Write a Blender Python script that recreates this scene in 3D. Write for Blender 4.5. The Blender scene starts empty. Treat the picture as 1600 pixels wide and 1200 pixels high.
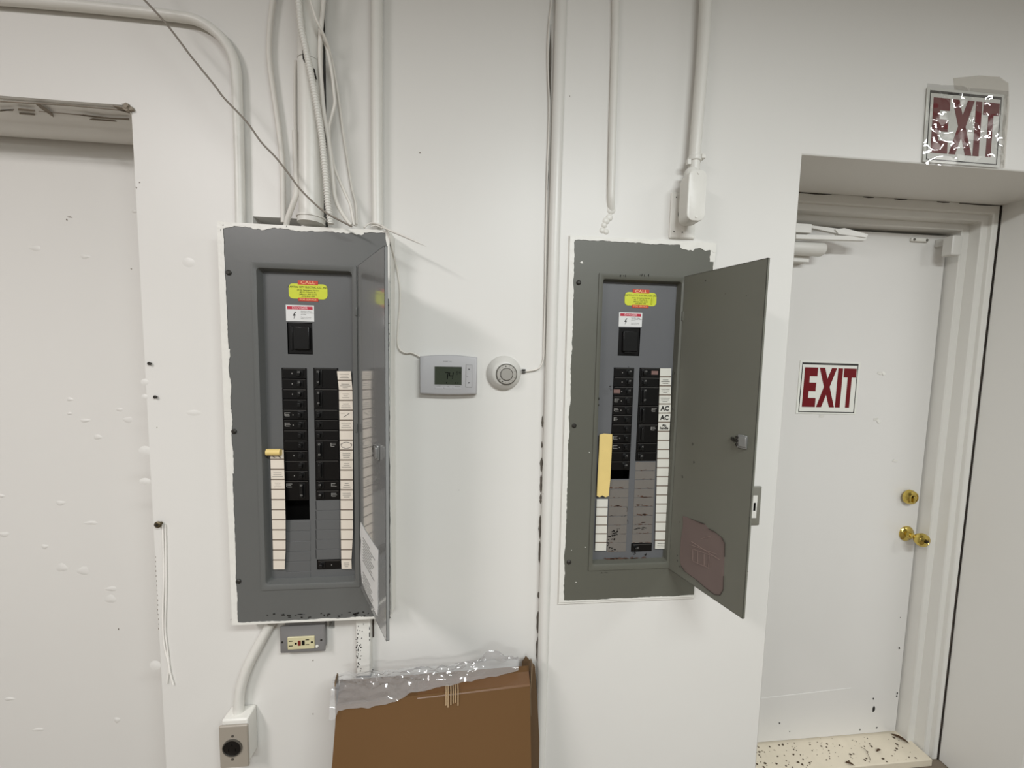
import bpy, bmesh, math, random
from mathutils import Vector, Matrix, noise
from mathutils.geometry import tessellate_polygon
R = math.radians
SC = bpy.context.scene
COL = SC.collection
# ------------------------------------------------------------------ camera
FPX = 590.0
CAM = Vector((0, -1.04, 1.57))
yaw, pit, rol = R(5.5), R(4.35), R(1.17)
fwd = Vector((math.sin(yaw)*math.cos(pit), math.cos(yaw)*math.cos(pit), -math.sin(pit)))
rt0 = Vector((math.cos(yaw), -math.sin(yaw), 0)); up0 = rt0.cross(fwd)
cr = rt0*math.cos(rol) + up0*math.sin(rol); cu = -rt0*math.sin(rol) + up0*math.cos(rol)
cd = bpy.data.cameras.new('camera'); cam = bpy.data.objects.new('camera', cd); COL.objects.link(cam)
cd.sensor_fit = 'HORIZONTAL'; cd.sensor_width = 36; cd.lens = FPX/1600*36; cd.clip_start = .02
M3 = Matrix((cr, cu, -fwd)).transposed().to_4x4(); M3.translation = CAM; cam.matrix_world = M3
SC.camera = cam
# ------------------------------------------------------------------ world, lights, exposure
SC.view_settings.view_transform = 'Standard'; SC.view_settings.look = 'None'
SC.view_settings.gamma = 1; SC.view_settings.exposure = 0.30
w = bpy.data.worlds.new('world'); SC.world = w; w.use_nodes = True
w.node_tree.nodes['Background'].inputs[0].default_value = (.8, .82, .85, 1)
w.node_tree.nodes['Background'].inputs[1].default_value = .3
def area(name, loc, sx, sy, power, col, rot=(0, 0, 0)):
    l = bpy.data.lights.new(name, 'AREA'); l.shape = 'RECTANGLE'; l.size = sx; l.size_y = sy
    l.energy = power; l.color = col
    o = bpy.data.objects.new(name, l); o.location = loc; o.rotation_euler = rot; COL.objects.link(o); return o
LH = 2.74
area('ceiling_lamp_light', (-1.6, -1.9, LH), .3, 1.2, 40, (1, .955, .955))
area('ceiling_lamp_light', (.75, -1.95, LH), 1.2, .3, 50, (.94, .99, 1))
area('ceiling_lamp_light', (-.3, -4.3, LH), 1.2, .3, 60, (.95, .985, .99))
area('ceiling_lamp_light', (2.75, -1.6, LH), .3, 1.2, 18, (.96, .97, .97))

# ------------------------------------------------------------------ helpers
def ray(px, py): return fwd + cr*((px-800)/FPX) - cu*((py-600)/FPX)
def at(px, py, Y):
    d = ray(px, py); return CAM + d*((Y-CAM.y)/d.y)
def onz(px, py, z):
    d = ray(px, py); return CAM + d*((z-CAM.z)/d.z)
def onpl(px, py, p0, n):
    d = ray(px, py); return CAM + d*((p0-CAM).dot(n)/d.dot(n))
def lin(c):
    c = c/255.0
    return c/12.92 if c <= .04045 else ((c+.055)/1.055)**2.4
MATS = {}
def mat(name, rgb, rough=.5, metal=0, var=.0, vscale=8, bump=0, bscale=40, dirt=None, dscale=12, dth=.62, spec=.5, coat=0, trans=0, alpha=1):
    if name in MATS: return MATS[name]
    m = bpy.data.materials.new(name); m.use_nodes = True; nt = m.node_tree; N = nt.nodes; L = nt.links
    b = N['Principled BSDF']; c = [lin(v) for v in rgb]+[1]
    b.inputs['Base Color'].default_value = c; b.inputs['Roughness'].default_value = rough
    b.inputs['Metallic'].default_value = metal; b.inputs['Specular IOR Level'].default_value = spec
    b.inputs['Coat Weight'].default_value = coat; b.inputs['Coat Roughness'].default_value = .08
    b.inputs['Transmission Weight'].default_value = trans; b.inputs['Alpha'].default_value = alpha
    tc = N.new('ShaderNodeTexCoord')
    last = None
    if var:
        n = N.new('ShaderNodeTexNoise'); n.inputs['Scale'].default_value = vscale; n.inputs['Detail'].default_value = 5
        L.new(tc.outputs['Object'], n.inputs['Vector'])
        mx = N.new('ShaderNodeMix'); mx.data_type = 'RGBA'
        mx.inputs[6].default_value = [v*(1-var) for v in c[:3]]+[1]; mx.inputs[7].default_value = [min(1, v*(1+var)) for v in c[:3]]+[1]
        L.new(n.outputs['Fac'], mx.inputs[0]); last = mx.outputs[2]
    if dirt:
        n = N.new('ShaderNodeTexNoise'); n.inputs['Scale'].default_value = dscale; n.inputs['Detail'].default_value = 8; n.inputs['Roughness'].default_value = .65
        L.new(tc.outputs['Object'], n.inputs['Vector'])
        rp = N.new('ShaderNodeValToRGB'); rp.color_ramp.elements[0].position = dth; rp.color_ramp.elements[1].position = dth+.03
        L.new(n.outputs['Fac'], rp.inputs[0])
        mx = N.new('ShaderNodeMix'); mx.data_type = 'RGBA'; mx.inputs[6].default_value = c
        if last: L.new(last, mx.inputs[6])
        mx.inputs[7].default_value = [lin(v) for v in dirt]+[1]
        L.new(rp.outputs[0], mx.inputs[0]); last = mx.outputs[2]
    if last: L.new(last, b.inputs['Base Color'])
    if bump:
        n = N.new('ShaderNodeTexNoise'); n.inputs['Scale'].default_value = bscale; n.inputs['Detail'].default_value = 4
        L.new(tc.outputs['Object'], n.inputs['Vector'])
        bp = N.new('ShaderNodeBump'); bp.inputs['Strength'].default_value = bump; bp.inputs['Distance'].default_value = .002
        L.new(n.outputs['Fac'], bp.inputs['Height']); L.new(bp.outputs[0], b.inputs['Normal'])
    MATS[name] = m; return m
WHITE = mat('white wall paint', (223, 221, 216), .42, var=.025, vscale=2.2, bump=.25, bscale=9)
WHITE2 = mat('thick white paint', (226, 224, 217), .4, var=.04, vscale=25, bump=.5, bscale=60)
WHITED = mat('white trim paint with chips', (221, 219, 213), .35, var=.03, bump=.3, bscale=25, dirt=(120, 112, 100), dscale=30, dth=.72)
DOORW = mat('white door paint', (221, 219, 215), .3, var=.02, vscale=3, bump=.15, bscale=12)
PIPEW = mat('white painted pipe', (222, 220, 213), .38, var=.03, vscale=30, bump=.3, bscale=70)
CABLEW = mat('white painted cable', (220, 216, 208), .45)
CORDW = mat('white painted cord', (240, 237, 231), .5)
GREYL = mat('grey panel enamel', (97, 98, 96), .38, var=.03, vscale=14, bump=.05, bscale=90)
GREYLD = mat('grey panel enamel lightened for door', (138, 139, 138), .2, var=.02, vscale=14, coat=1)  # cover enamel with the door's reflected light painted in as a lighter grey
GREYRD = mat('olive grey panel enamel lightened for door', (110, 110, 100), .4, var=.03, vscale=14)  # cover enamel lightened in colour to offset the dimmer light on this door
GREYR = mat('olive grey panel enamel', (92, 92, 83), .45, var=.03, vscale=14, bump=.05, bscale=90, dirt=(80, 78, 70), dscale=16, dth=.74)
FRONTL = mat('blue grey dead front enamel', (94, 95, 95), .4, var=.03, vscale=10)
FRONTR = mat('grey dead front enamel', (96, 97, 99), .45, var=.05, vscale=10)
RUSTY = mat('rust stained grey enamel', (112, 107, 101), .6, var=.1, vscale=22, dirt=(112, 84, 56), dscale=22, dth=.64)
RUST = mat('rust', (84, 58, 45), .8, var=.3, vscale=60)
BLACK = mat('black breaker plastic', (13, 12, 12), .34, spec=.3)
EDGEG = mat('painted breaker edge highlight', (62, 60, 58), .4)  # highlight along each breaker's top edge, painted as a lighter grey
BLACK2 = mat('black moulded handle', (20, 20, 20), .3, spec=.4)
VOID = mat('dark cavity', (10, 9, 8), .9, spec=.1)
CHIP = mat('bare dark chip', (28, 24, 20), .8)
MARK = mat('grey printed marking', (140, 138, 134), .6)
MARKR = mat('faded red printed marking', (120, 92, 86), .6)
CARD = mat('cream label card', (222, 212, 198), .6, var=.04, vscale=30)
CARDG = mat('white label card', (212, 210, 200), .6, var=.03, vscale=30)
DIVID = mat('grey divider line', (120, 108, 96), .6)
INK = mat('black ink', (20, 20, 20), .6)
INKG = mat('grey print', (120, 118, 114), .6)
YEL = mat('yellow masking tape', (226, 200, 128), .55, var=.06, vscale=30, dirt=(120, 100, 60), dscale=60, dth=.7)
STY = mat('yellow green sticker', (205, 212, 52), .4, var=.05, vscale=60)
STR = mat('red sticker', (196, 62, 38), .4)
STW = mat('white sticker', (222, 222, 220), .4)
STD = mat('crimson sticker band', (186, 34, 60), .4)
ORG = mat('pale orange print', (250, 205, 150), .5)
PINK = mat('pale pink print', (250, 215, 215), .5)
STEEL = mat('dull steel', (120, 118, 112), .4, metal=.8)
ZINC = mat('zinc latch', (150, 150, 148), .35, metal=.5)
SCREW = mat('dark screw', (60, 58, 54), .5, metal=.6)
GREEN = mat('green paint smear', (34, 112, 84), .5)
KRAFT = mat('brown corrugated board', (97, 67, 31), .75, var=.05, vscale=5, bump=.15, bscale=20)
KRAFTD = mat('brown packing tape', (104, 70, 36), .3, var=.05)
KRAFTL = mat('pale torn paper', (168, 142, 108), .8)
GREYBOX = mat('grey outlet box paint', (122, 120, 119), .4, var=.03)
TAUPE = mat('taupe metal plate', (158, 150, 138), .4, var=.03)
IVORY = mat('ivory plastic', (206, 198, 160), .4)
REDB = mat('red test button', (120, 34, 24), .45)
THERM = mat('thermostat white plastic', (182, 181, 182), .4)
THERM2 = mat('off white round plastic', (206, 204, 198), .4)
THERMG = mat('ribbed grey dial ring', (178, 175, 168), .35, metal=.2)
THERMC = mat('grey dial cap', (168, 165, 158), .3, metal=.3)
LCD = mat('dark green display', (62, 68, 56), .5, spec=.15)
LCDK = mat('display segment', (3, 4, 2), .6, spec=.1)
BRASS = mat('polished brass', (214, 190, 104), .16, metal=1)
BRASSD = mat('dark keyhole', (40, 28, 10), .4, metal=.5)
SIGNW = mat('white sign plastic', (226, 226, 218), .35)
SIGNR = mat('dark red sign letters', (108, 7, 18), .45, spec=.3)
SIGNB = mat('black sign border', (44, 42, 40), .5)
SILLM = mat('worn cream sill paint', (216, 206, 186), .55, var=.08, vscale=20, dirt=(104, 90, 70), dscale=38, dth=.66)
FLOORM = mat('worn brown concrete floor', (118, 106, 92), .6, var=.25, vscale=6, bump=.4, bscale=30)
LEAF = mat('dead leaf brown', (70, 48, 26), .8)
DARKWOOD = mat('dark dusty wood edge', (96, 84, 70), .8, var=.2, vscale=30)
WIREG = mat('grey weathered wire', (128, 120, 110), .5)
BMASK = mat('purple faded chart paper', (114, 99, 94), .65, var=.12, vscale=14)
BCEIL = mat('ceiling paint', (198, 198, 195), .8)
BWALL = mat('far wall paint', (172, 170, 166), .8)

def film(name, op, rough, glow=.0):
    m = bpy.data.materials.new(name); m.use_nodes = True; nt = m.node_tree; N = nt.nodes; L = nt.links
    for n in list(N): N.remove(n)
    o = N.new('ShaderNodeOutputMaterial'); tr = N.new('ShaderNodeBsdfTransparent'); gl = N.new('ShaderNodeBsdfGlossy'); df = N.new('ShaderNodeBsdfDiffuse')
    gl.inputs['Roughness'].default_value = rough; df.inputs[0].default_value = (.75, .75, .75, 1)
    tr.inputs[0].default_value = (.93, .93, .93, 1)
    fr = N.new('ShaderNodeFresnel'); fr.inputs[0].default_value = 1.55
    mu = N.new('ShaderNodeMath'); mu.operation = 'MULTIPLY_ADD'; mu.inputs[1].default_value = .3; mu.inputs[2].default_value = glow
    L.new(fr.outputs[0], mu.inputs[0])
    m1 = N.new('ShaderNodeMixShader'); m2 = N.new('ShaderNodeMixShader'); m1.inputs[0].default_value = op
    L.new(tr.outputs[0], m1.inputs[1]); L.new(df.outputs[0], m1.inputs[2])
    L.new(mu.outputs[0], m2.inputs[0]); L.new(m1.outputs[0], m2.inputs[1]); L.new(gl.outputs[0], m2.inputs[2])
    L.new(m2.outputs[0], o.inputs[0]); return m
FILM = film('clear crinkled film', .0, .05, .0)
FILM2 = film('hazy plastic sheeting', .24, .10, .06)
TAPE = film('old clear tape', .06, .6, .0)
TAPE.node_tree.nodes['Diffuse BSDF'].inputs[0].default_value = (.8, .76, .68, 1); TAPE.node_tree.nodes['Transparent BSDF'].inputs[0].default_value = (.93, .92, .9, 1)

ROOTLOC = {}
class MB:
    def __init__(s): s.v = []; s.f = []; s.m = []; s.mi = 0
    def add(s, vs, fs):
        b = len(s.v); s.v += [Vector(v) for v in vs]
        for f in fs: s.f.append([b+i for i in f]); s.m.append(s.mi)
        return s
    def box(s, x0, x1, y0, y1, z0, z1, M=None):
        vs = [Vector((x, y, z)) for x in (x0, x1) for y in (y0, y1) for z in (z0, z1)]
        if M is not None: vs = [M @ v for v in vs]
        return s.add(vs, [(0, 1, 3, 2), (4, 6, 7, 5), (0, 4, 5, 1), (2, 3, 7, 6), (0, 2, 6, 4), (1, 5, 7, 3)])
    def prism(s, pts, off):
        """pts: 3D polygon (list), extruded by vector off (front face = pts)"""
        n = len(pts); pts = [Vector(p) for p in pts]; off = Vector(off)
        tri = tessellate_polygon([pts])
        fs = [tuple(t) for t in tri] + [tuple(i+n for i in t[::-1]) for t in tri]
        fs += [(i, (i+1) % n, n+(i+1) % n, n+i) for i in range(n)]
        return s.add(pts+[p+off for p in pts], fs)
    def xz(s, pts, y, t=.001):
        return s.prism([(p[0], y, p[1]) for p in pts], (0, t, 0))
    def tube(s, pts, r, n=12, cap=True, rib=0):
        pts = [Vector(p) for p in pts]; rr = r if isinstance(r, (list, tuple)) else [r]*len(pts)
        up = None; rings = []
        for i, p in enumerate(pts):
            a = pts[max(i-1, 0)]; b = pts[min(i+1, len(pts)-1)]; t = (b-a).normalized()
            if up is None: up = t.orthogonal().normalized()
            up = (up - t*up.dot(t)).normalized(); sd = t.cross(up)
            rings.append([p + (up*math.cos(2*math.pi*k/n)+sd*math.sin(2*math.pi*k/n))*rr[i] for k in range(n)])
        vs = [v for g in rings for v in g]; fs = []
        for i in range(len(rings)-1):
            for k in range(n): fs.append((i*n+k, i*n+(k+1) % n, (i+1)*n+(k+1) % n, (i+1)*n+k))
        if cap: fs.append(tuple(range(n))[::-1]); fs.append(tuple((len(rings)-1)*n+k for k in range(n)))
        return s.add(vs, fs)
    def lathe(s, prof, c, ax=(0, -1, 0), n=32):
        """prof: (radius, distance along ax)"""
        ax = Vector(ax).normalized(); c = Vector(c); u = ax.orthogonal().normalized(); v = ax.cross(u)
        vs = []; fs = []
        for r, d in prof: vs += [c+ax*d+(u*math.cos(2*math.pi*k/n)+v*math.sin(2*math.pi*k/n))*r for k in range(n)]
        for i in range(len(prof)-1):
            for k in range(n): fs.append((i*n+k, i*n+(k+1) % n, (i+1)*n+(k+1) % n, (i+1)*n+k))
        fs.append(tuple(range(n))[::-1]); fs.append(tuple((len(prof)-1)*n+k for k in range(n)))
        return s.add(vs, fs)
    def loft(s, loops, cap0=False, cap1=False, seg=5):
        """loops of rounded rects (x0,x1,z0,z1,r,y)"""
        n = 4*(seg+1); vs = []; fs = []
        for x0, x1, z0, z1, r, y in loops:
            for cx, cz, a0 in ((x1-r, z1-r, 0), (x0+r, z1-r, 90), (x0+r, z0+r, 180), (x1-r, z0+r, 270)):
                for k in range(seg+1):
                    a = R(a0+90*k/seg); vs.append((cx+r*math.cos(a), y, cz+r*math.sin(a)))
        for i in range(len(loops)-1):
            for k in range(n): fs.append((i*n+k, (i+1)*n+k, (i+1)*n+(k+1) % n, i*n+(k+1) % n))
        if cap0: fs.append(tuple(range(n)))
        if cap1: fs.append(tuple((len(loops)-1)*n+k for k in range(n)))
        return s.add(vs, fs)
    def plate(s, outer, holes, y0, y1):
        """rectangle x0,x1,z0,z1 with rectangular holes, thick y0..y1"""
        xs = sorted({outer[0], outer[1]} | {min(max(h[i], outer[0]), outer[1]) for h in holes for i in (0, 1)})
        zs = sorted({outer[2], outer[3]} | {min(max(h[i], outer[2]), outer[3]) for h in holes for i in (2, 3)})
        def solid(i, j):
            if i < 0 or j < 0 or i >= len(xs)-1 or j >= len(zs)-1: return False
            cx, cz = (xs[i]+xs[i+1])/2, (zs[j]+zs[j+1])/2
            return not any(h[0] < cx < h[1] and h[2] < cz < h[3] for h in holes)
        for i in range(len(xs)-1):
            for j in range(len(zs)-1):
                if not solid(i, j): continue
                a, b, c, d = xs[i], xs[i+1], zs[j], zs[j+1]
                s.add([(a, y0, c), (b, y0, c), (b, y0, d), (a, y0, d)], [(0, 1, 2, 3)])
                s.add([(a, y1, c), (b, y1, c), (b, y1, d), (a, y1, d)], [(3, 2, 1, 0)])
                if not solid(i-1, j): s.add([(a, y0, c), (a, y1, c), (a, y1, d), (a, y0, d)], [(3, 2, 1, 0)])
                if not solid(i+1, j): s.add([(b, y0, c), (b, y1, c), (b, y1, d), (b, y0, d)], [(0, 1, 2, 3)])
                if not solid(i, j-1): s.add([(a, y0, c), (b, y0, c), (b, y1, c), (a, y1, c)], [(3, 2, 1, 0)])
                if not solid(i, j+1): s.add([(a, y0, d), (b, y0, d), (b, y1, d), (a, y1, d)], [(0, 1, 2, 3)])
        return s
    def xf(s, M, start=0):
        for i in range(start, len(s.v)): s.v[i] = M @ s.v[i]
        return s
    def build(s, name, mats, parent=None, bevel=0, smooth=None, kind=None, label=None):
        if not isinstance(mats, (list, tuple)): mats = [mats]
        me = bpy.data.meshes.new(name)
        if parent is not None: loc = ROOTLOC[parent.name]
        else:
            lo = Vector([min(v[i] for v in s.v) for i in range(3)]); hi = Vector([max(v[i] for v in s.v) for i in range(3)])
            loc = Vector(((lo.x+hi.x)/2, (lo.y+hi.y)/2, lo.z))
        me.from_pydata([v-loc for v in s.v], [], s.f)
        for m in mats: me.materials.append(m)
        for p, mi in zip(me.polygons, s.m): p.material_index = mi
        bm = bmesh.new(); bm.from_mesh(me); bmesh.ops.remove_doubles(bm, verts=bm.verts, dist=1e-6)
        bmesh.ops.recalc_face_normals(bm, faces=bm.faces); bm.to_mesh(me); bm.free()
        o = bpy.data.objects.new(name, me); COL.objects.link(o); ROOTLOC[o.name] = loc
        if parent is not None: o.parent = parent
        else: o.location = loc
        if bevel:
            b = o.modifiers.new('bevel', 'BEVEL'); b.width = bevel; b.segments = 2; b.limit_method = 'ANGLE'; b.angle_limit = R(40)
        if smooth is None: smooth = 35
        if smooth:
            me.polygons.foreach_set('use_smooth', [True]*len(me.polygons))
            me.set_sharp_from_angle(angle=R(smooth))
        if kind: o['kind'] = kind
        if label: o['label'] = label
        return o
GROUPS = {'electrical panel': 'open breaker panels', 'conduit': 'painted conduits on the wall', 'cable': 'painted cables above the left panel', 'wire': 'thin loose wires',
          'thermostat': 'thermostats between the panels', 'sign': 'red and white exit signs', 'outlet': 'outlets below the left panel', 'nail': 'nail heads in the left wall',
          'leaf': 'dead leaves on the sill', 'cord': 'cords hanging from the bolt'}
def thing(name, label, cat, loc, group=None):
    group = group or GROUPS.get(cat)
    o = bpy.data.objects.new(name, None); COL.objects.link(o); o.location = loc; o.empty_display_size = .02
    ROOTLOC[o.name] = Vector(loc); o['label'] = label; o['category'] = cat
    if group: o['group'] = group
    return o
def tag(o, label, cat, group=None, kind=None):
    o['label'] = label; o['category'] = cat; group = group or GROUPS.get(cat)
    if group: o['group'] = group
    if kind: o['kind'] = kind
    return o
def smooth_path(pts, n=6):
    pts = [Vector(p) for p in pts]; out = []
    for i in range(len(pts)-1):
        p0 = pts[max(i-1, 0)]; p1 = pts[i]; p2 = pts[i+1]; p3 = pts[min(i+2, len(pts)-1)]
        for k in range(n):
            t = k/n; out.append(.5*((2*p1)+(p2-p0)*t+(2*p0-5*p1+4*p2-p3)*t*t+(3*p1-p0-3*p2+p3)*t**3))
    out.append(pts[-1]); return out
def pxpath(pts, Y, n=6):
    """pixels traced on the plane the cable runs along; each entry may carry its own Y"""
    P = [at(p[0], p[1], p[2] if len(p) > 2 else Y) for p in pts]; out = smooth_path(P, n)
    if pts[0][1] <= -12:      # runs that leave the picture at the top go on up to the ceiling
        sl = (P[0].x-P[1].x)/max(.02, P[0].z-P[1].z); dz = 2.972-P[0].z
        out = [P[0]+Vector((max(-.5, min(.5, sl))*dz, 0, dz))]+out
    return out
def text(mb, s, x, z, size, y, t=.0003, align='CENTER', sx=1, M=None, bold=0):
    c = bpy.data.curves.new('t', 'FONT'); c.body = s; c.size = size; c.align_x = align; c.align_y = 'CENTER'; c.resolution_u = 2; c.offset = bold*size
    o = bpy.data.objects.new('t', c); COL.objects.link(o)
    me = bpy.data.meshes.new_from_object(o.evaluated_get(bpy.context.evaluated_depsgraph_get()))
    vs = [Vector((x+v.co.x*sx, y, z+v.co.y)) for v in me.vertices]
    if M is not None: vs = [M @ v for v in vs]
    mb.add(vs, [tuple(p.vertices) for p in me.polygons])
    bpy.data.objects.remove(o); bpy.data.meshes.remove(me); bpy.data.curves.remove(c)
def blob(mb, x, z, rx, rz, y, rnd, t=.0006, n=9):
    pts = []
    for k in range(n):
        a = 2*math.pi*k/n; q = rnd.uniform(.45, 1.1)
        pts.append((x+rx*q*math.cos(a), z+rz*q*math.sin(a)))
    mb.xz(pts, y, t)
RAG = [0]
def ragged(mb, x0, z0, x1, z1, side, wmin, wmax, y, rnd, t=.0008, step=.006):
    """strip along a line whose other edge is torn; side = (dx,dz) unit towards the torn edge"""
    L = math.hypot(x1-x0, z1-z0); n = max(3, int(L/step)); a = []; b = []; q = rnd.random()*50
    for i in range(n+1):
        u = i/n; x = x0+(x1-x0)*u; z = z0+(z1-z0)*u
        h = .5+.5*noise.noise(Vector((q+u*L*22, 0, 0)))+rnd.uniform(-.15, .15)+.35*noise.noise(Vector((q+u*L*6, 3, 0)))
        wv = wmin+(wmax-wmin)*min(1, max(0, h)); a.append((x, z)); b.append((x+side[0]*wv, z+side[1]*wv))
    m = n+1; RAG[0] += 1; y = y-.00012*(RAG[0] % 6)
    vs = [(p[0], y, p[1]) for p in a]+[(p[0], y, p[1]) for p in b]+[(p[0], y+t, p[1]) for p in b]+[(p[0], y+t, p[1]) for p in a]
    fs = [(r*m+i, r*m+i+1, ((r+1) % 4)*m+i+1, ((r+1) % 4)*m+i) for i in range(n) for r in range(4)]
    mb.add(vs, fs+[(0, m, 2*m, 3*m), (m-1, 2*m-1, 3*m-1, 4*m-1)])
def struct(mb, name, m, bevel=0, smooth=None): return mb.build(name, m, None, bevel, smooth, kind='structure')
rnd = random.Random(7)
FL = -.03   # room floor level (door sill top is z = 0)

# ------------------------------------------------------------------ room shell
CE = 2.98
OPX, OPZ = -.834, at(205, 165, 0).z
SLX0, SLX1 = -.400, -.383
h1, h2 = at(395, 338, 0), at(471, 356, 0)
struct(MB().plate((-3.2, .20, FL, CE), [(-1.85, OPX, FL-1, OPZ), (SLX0, SLX1, .80, CE+1), (h1.x, h2.x, h2.z-.02, h1.z)], 0, .20), 'wall_left', WHITE)
NX0, NX1, NZ = .90, 1.887, 2.146
_a, _b = at(942, 436, -.026), at(1045, 880, -.026)
PRH = (.262+.05, .656-.05, _b.z-.012, _a.z+.012)   # recess in the wall for the flush panel
struct(MB().plate((.20, 3.2, FL, CE), [(NX0, NX1, FL-1, NZ), PRH], -.02, .20), 'wall_front', WHITE, bevel=.004)
struct(MB().box(-3.3, 3.3, .36, .42, FL, CE), 'wall_back', VOID)
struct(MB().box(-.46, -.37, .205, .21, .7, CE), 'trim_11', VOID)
struct(MB().box(-3.2, 3.2, -6, .42, FL-.05, FL), 'floor', FLOORM)
struct(MB().box(-3.2, 3.2, -6, .42, CE, CE+.05), 'ceiling', BCEIL)
struct(MB().box(-3.25, -3.2, -6, .42, FL, CE), 'wall_far_left', BWALL)
struct(MB().box(3.2, 3.25, -6, .42, FL, CE), 'wall_far_right', BWALL)
struct(MB().box(-3.25, 3.25, -6.05, -6, FL, CE), 'wall_rear', BWALL)
# board closing the left opening, with paint blisters
mb = MB().box(-1.9, OPX+.06, .172, .20, FL, OPZ+.0)
for px, py, sx, sy in ((55, 388, 8, 4), (133, 401, 7, 3), (109, 624, 5, 3), (109, 646, 4, 2), (133, 657, 8, 3), (153, 683, 6, 4), (187, 640, 5, 3), (200, 656, 7, 5), (95, 786, 7, 4), (142, 817, 11, 3),
                       (6, 835, 8, 4), (130, 892, 9, 7), (97, 887, 8, 7), (174, 920, 9, 4), (173, 936, 8, 7), (220, 597, 6, 5), (220, 620, 5, 4), (222, 704, 9, 7), (220, 752, 8, 5), (215, 810, 4, 3),
                       (70, 854, 5, 4), (232, 947, 5, 4), (15, 1092, 8, 3), (183, 1125, 5, 5), (238, 1040, 8, 8), (210, 330, 4, 3), (60, 1140, 9, 3), (2, 775, 5, 3)):
    if px > 212: continue
    c = at(px, py, .172); k = 1.21/FPX
    vs = []; fs = []; nr, na = 4, 12
    for i in range(nr+1):
        rr = i/nr
        for j in range(na):
            a = 2*math.pi*j/na; q = 1+.15*math.sin(3*a+px)
            vs.append((c.x+sx*k*rr*q*math.cos(a), c.y-.0022*math.cos(rr*math.pi/2)**.8+.0003, c.z+sy*k*rr*q*math.sin(a)))
    for i in range(nr):
        for j in range(na): fs.append((i*na+j, i*na+(j+1) % na, (i+1)*na+(j+1) % na, (i+1)*na+j))
    mb.add(vs, fs)
struct(mb, 'trim_1', WHITE)
# blisters and a seam ridge on the wall beside the opening
mb = MB()
for px, py, sx, sy in ((222, 597, 6, 5), (221, 620, 5, 4), (223, 704, 9, 7), (221, 752, 8, 5), (240, 1040, 8, 8), (292, 410, 10, 8), (300, 645, 12, 5)):
    c = at(max(px, 224), py, 0); k = 1.04/FPX; vs = []; fs = []
    for i in range(4):
        for j in range(12):
            a = 2*math.pi*j/12; rr = i/3
            vs.append((c.x+.004+sx*k*rr*math.cos(a), .0003-.0014*math.cos(rr*math.pi/2), c.z+sy*k*rr*math.sin(a)))
    for i in range(3):
        for j in range(12): fs.append((i*12+j, i*12+(j+1) % 12, (i+1)*12+(j+1) % 12, (i+1)*12+j))
    mb.add(vs, fs)
struct(mb, 'trim_2', WHITE)
# header mouldings under the opening's soffit
mb = MB()
prof = [(.012, .005), (.012, -.003), (.045, -.004), (.052, -.009), (.085, -.010), (.09, -.015), (.125, -.021), (.145, -.021), (.158, -.016), (.158, .005)]
vs = []; n = len(prof)
for x in (-1.9, OPX+.0): vs += [(x, p[0], OPZ+p[1]) for p in prof]
mb.add(vs, [(i, (i+1) % n, n+(i+1) % n, n+i) for i in range(n)]+[tuple(range(n)), tuple(range(n, 2*n))[::-1]])
struct(mb, 'trim_3', WHITED, smooth=50)
mb = MB()
def soff(px, py): return onz(px, py, OPZ-.009)
for pts in (((0, 171), (20, 172), (22, 170), (0, 173)), ((28, 168), (55, 171), (55, 173), (28, 171)), ((56, 162), (66, 170), (84, 182), (82, 176), (68, 165), (60, 161)), ((30, 177), (55, 179), (55, 178), (30, 176)),
    ((0, 157), (100, 162.5), (198, 171.5), (198, 172.3), (100, 163.6), (0, 158)), ((60, 173), (130, 178.6), (202, 186.5), (130, 179.4)), ((125, 179), (160, 184), (160, 184), (202, 186), (202, 184), (165, 183), (130, 178)), ((140, 186), (182, 189), (180, 188), (145, 185)), ((176, 164), (197, 168), (203, 176), (186, 171))):
    P = [soff(*p) for p in pts]
    for p in P: p.z = OPZ-(.0105 if p.y < .075 else .0165)-.0008
    mb.prism(P, (0, 0, .0016))
struct(mb, 'trim_4', mat('split paint crack', (128, 118, 104), .8, var=.3, vscale=60))
mb = MB(); c = at(202, 168, -.004)
for k in range(5): blob(mb, c.x+rnd.uniform(-.006, .006), c.z+rnd.uniform(-.005, .005), .008, .007, -.003-.002*k, rnd, t=.006)
struct(mb, 'trim_5', mat('crumbled plaster', (150, 140, 126), .9, var=.3, vscale=90))
# rounded bead at the corner of the front wall, and the torn joint beside it
mb = MB()
mb.tube([(.206, -.014, FL), (.206, -.014, 1.0), (.205, -.014, 2.0), (.207, -.014, CE)], .0155, 16)
vs = [at(883, -30, -.021), at(879, 150, -.021), at(877, 250, -.021), at(875, 330, -.021)]
mb.tube([(v.x, -.0195, v.z) for v in vs], .0022, 8)
struct(mb, 'trim_6', WHITED)
mb = MB()
for y0, y1, wd in ((38, 175, 3.0), (228, 262, 1.6), (262, 300, 1.4), (650, 668, 3), (690, 700, 2), (715, 738, 4), (742, 770, 4), (772, 787, 3), (805, 842, 5), (845, 880, 4), (925, 935, 4), (955, 990, 6), (995, 1035, 5)):
    a, b = at(861-(y0)*.0215, y0, -.001), at(861-(y1)*.0215, y1, -.001); k = wd*.5*1.04/FPX; N_ = 7; l = []; r_ = []
    for i in range(N_+1):
        u = i/N_; ww = k*(math.sin(math.pi*u)**.5)*rnd.uniform(.6, 1.3)+.0003
        x = a.x+(b.x-a.x)*u+.001; z = a.z+(b.z-a.z)*u; l.append((x-ww, z)); r_.append((x+ww, z))
    mb.xz(l+r_[::-1], -.0015, .002)
struct(mb, 'trim_7', mat('grey torn joint', (104, 98, 90), .9, var=.4, vscale=120))
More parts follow.
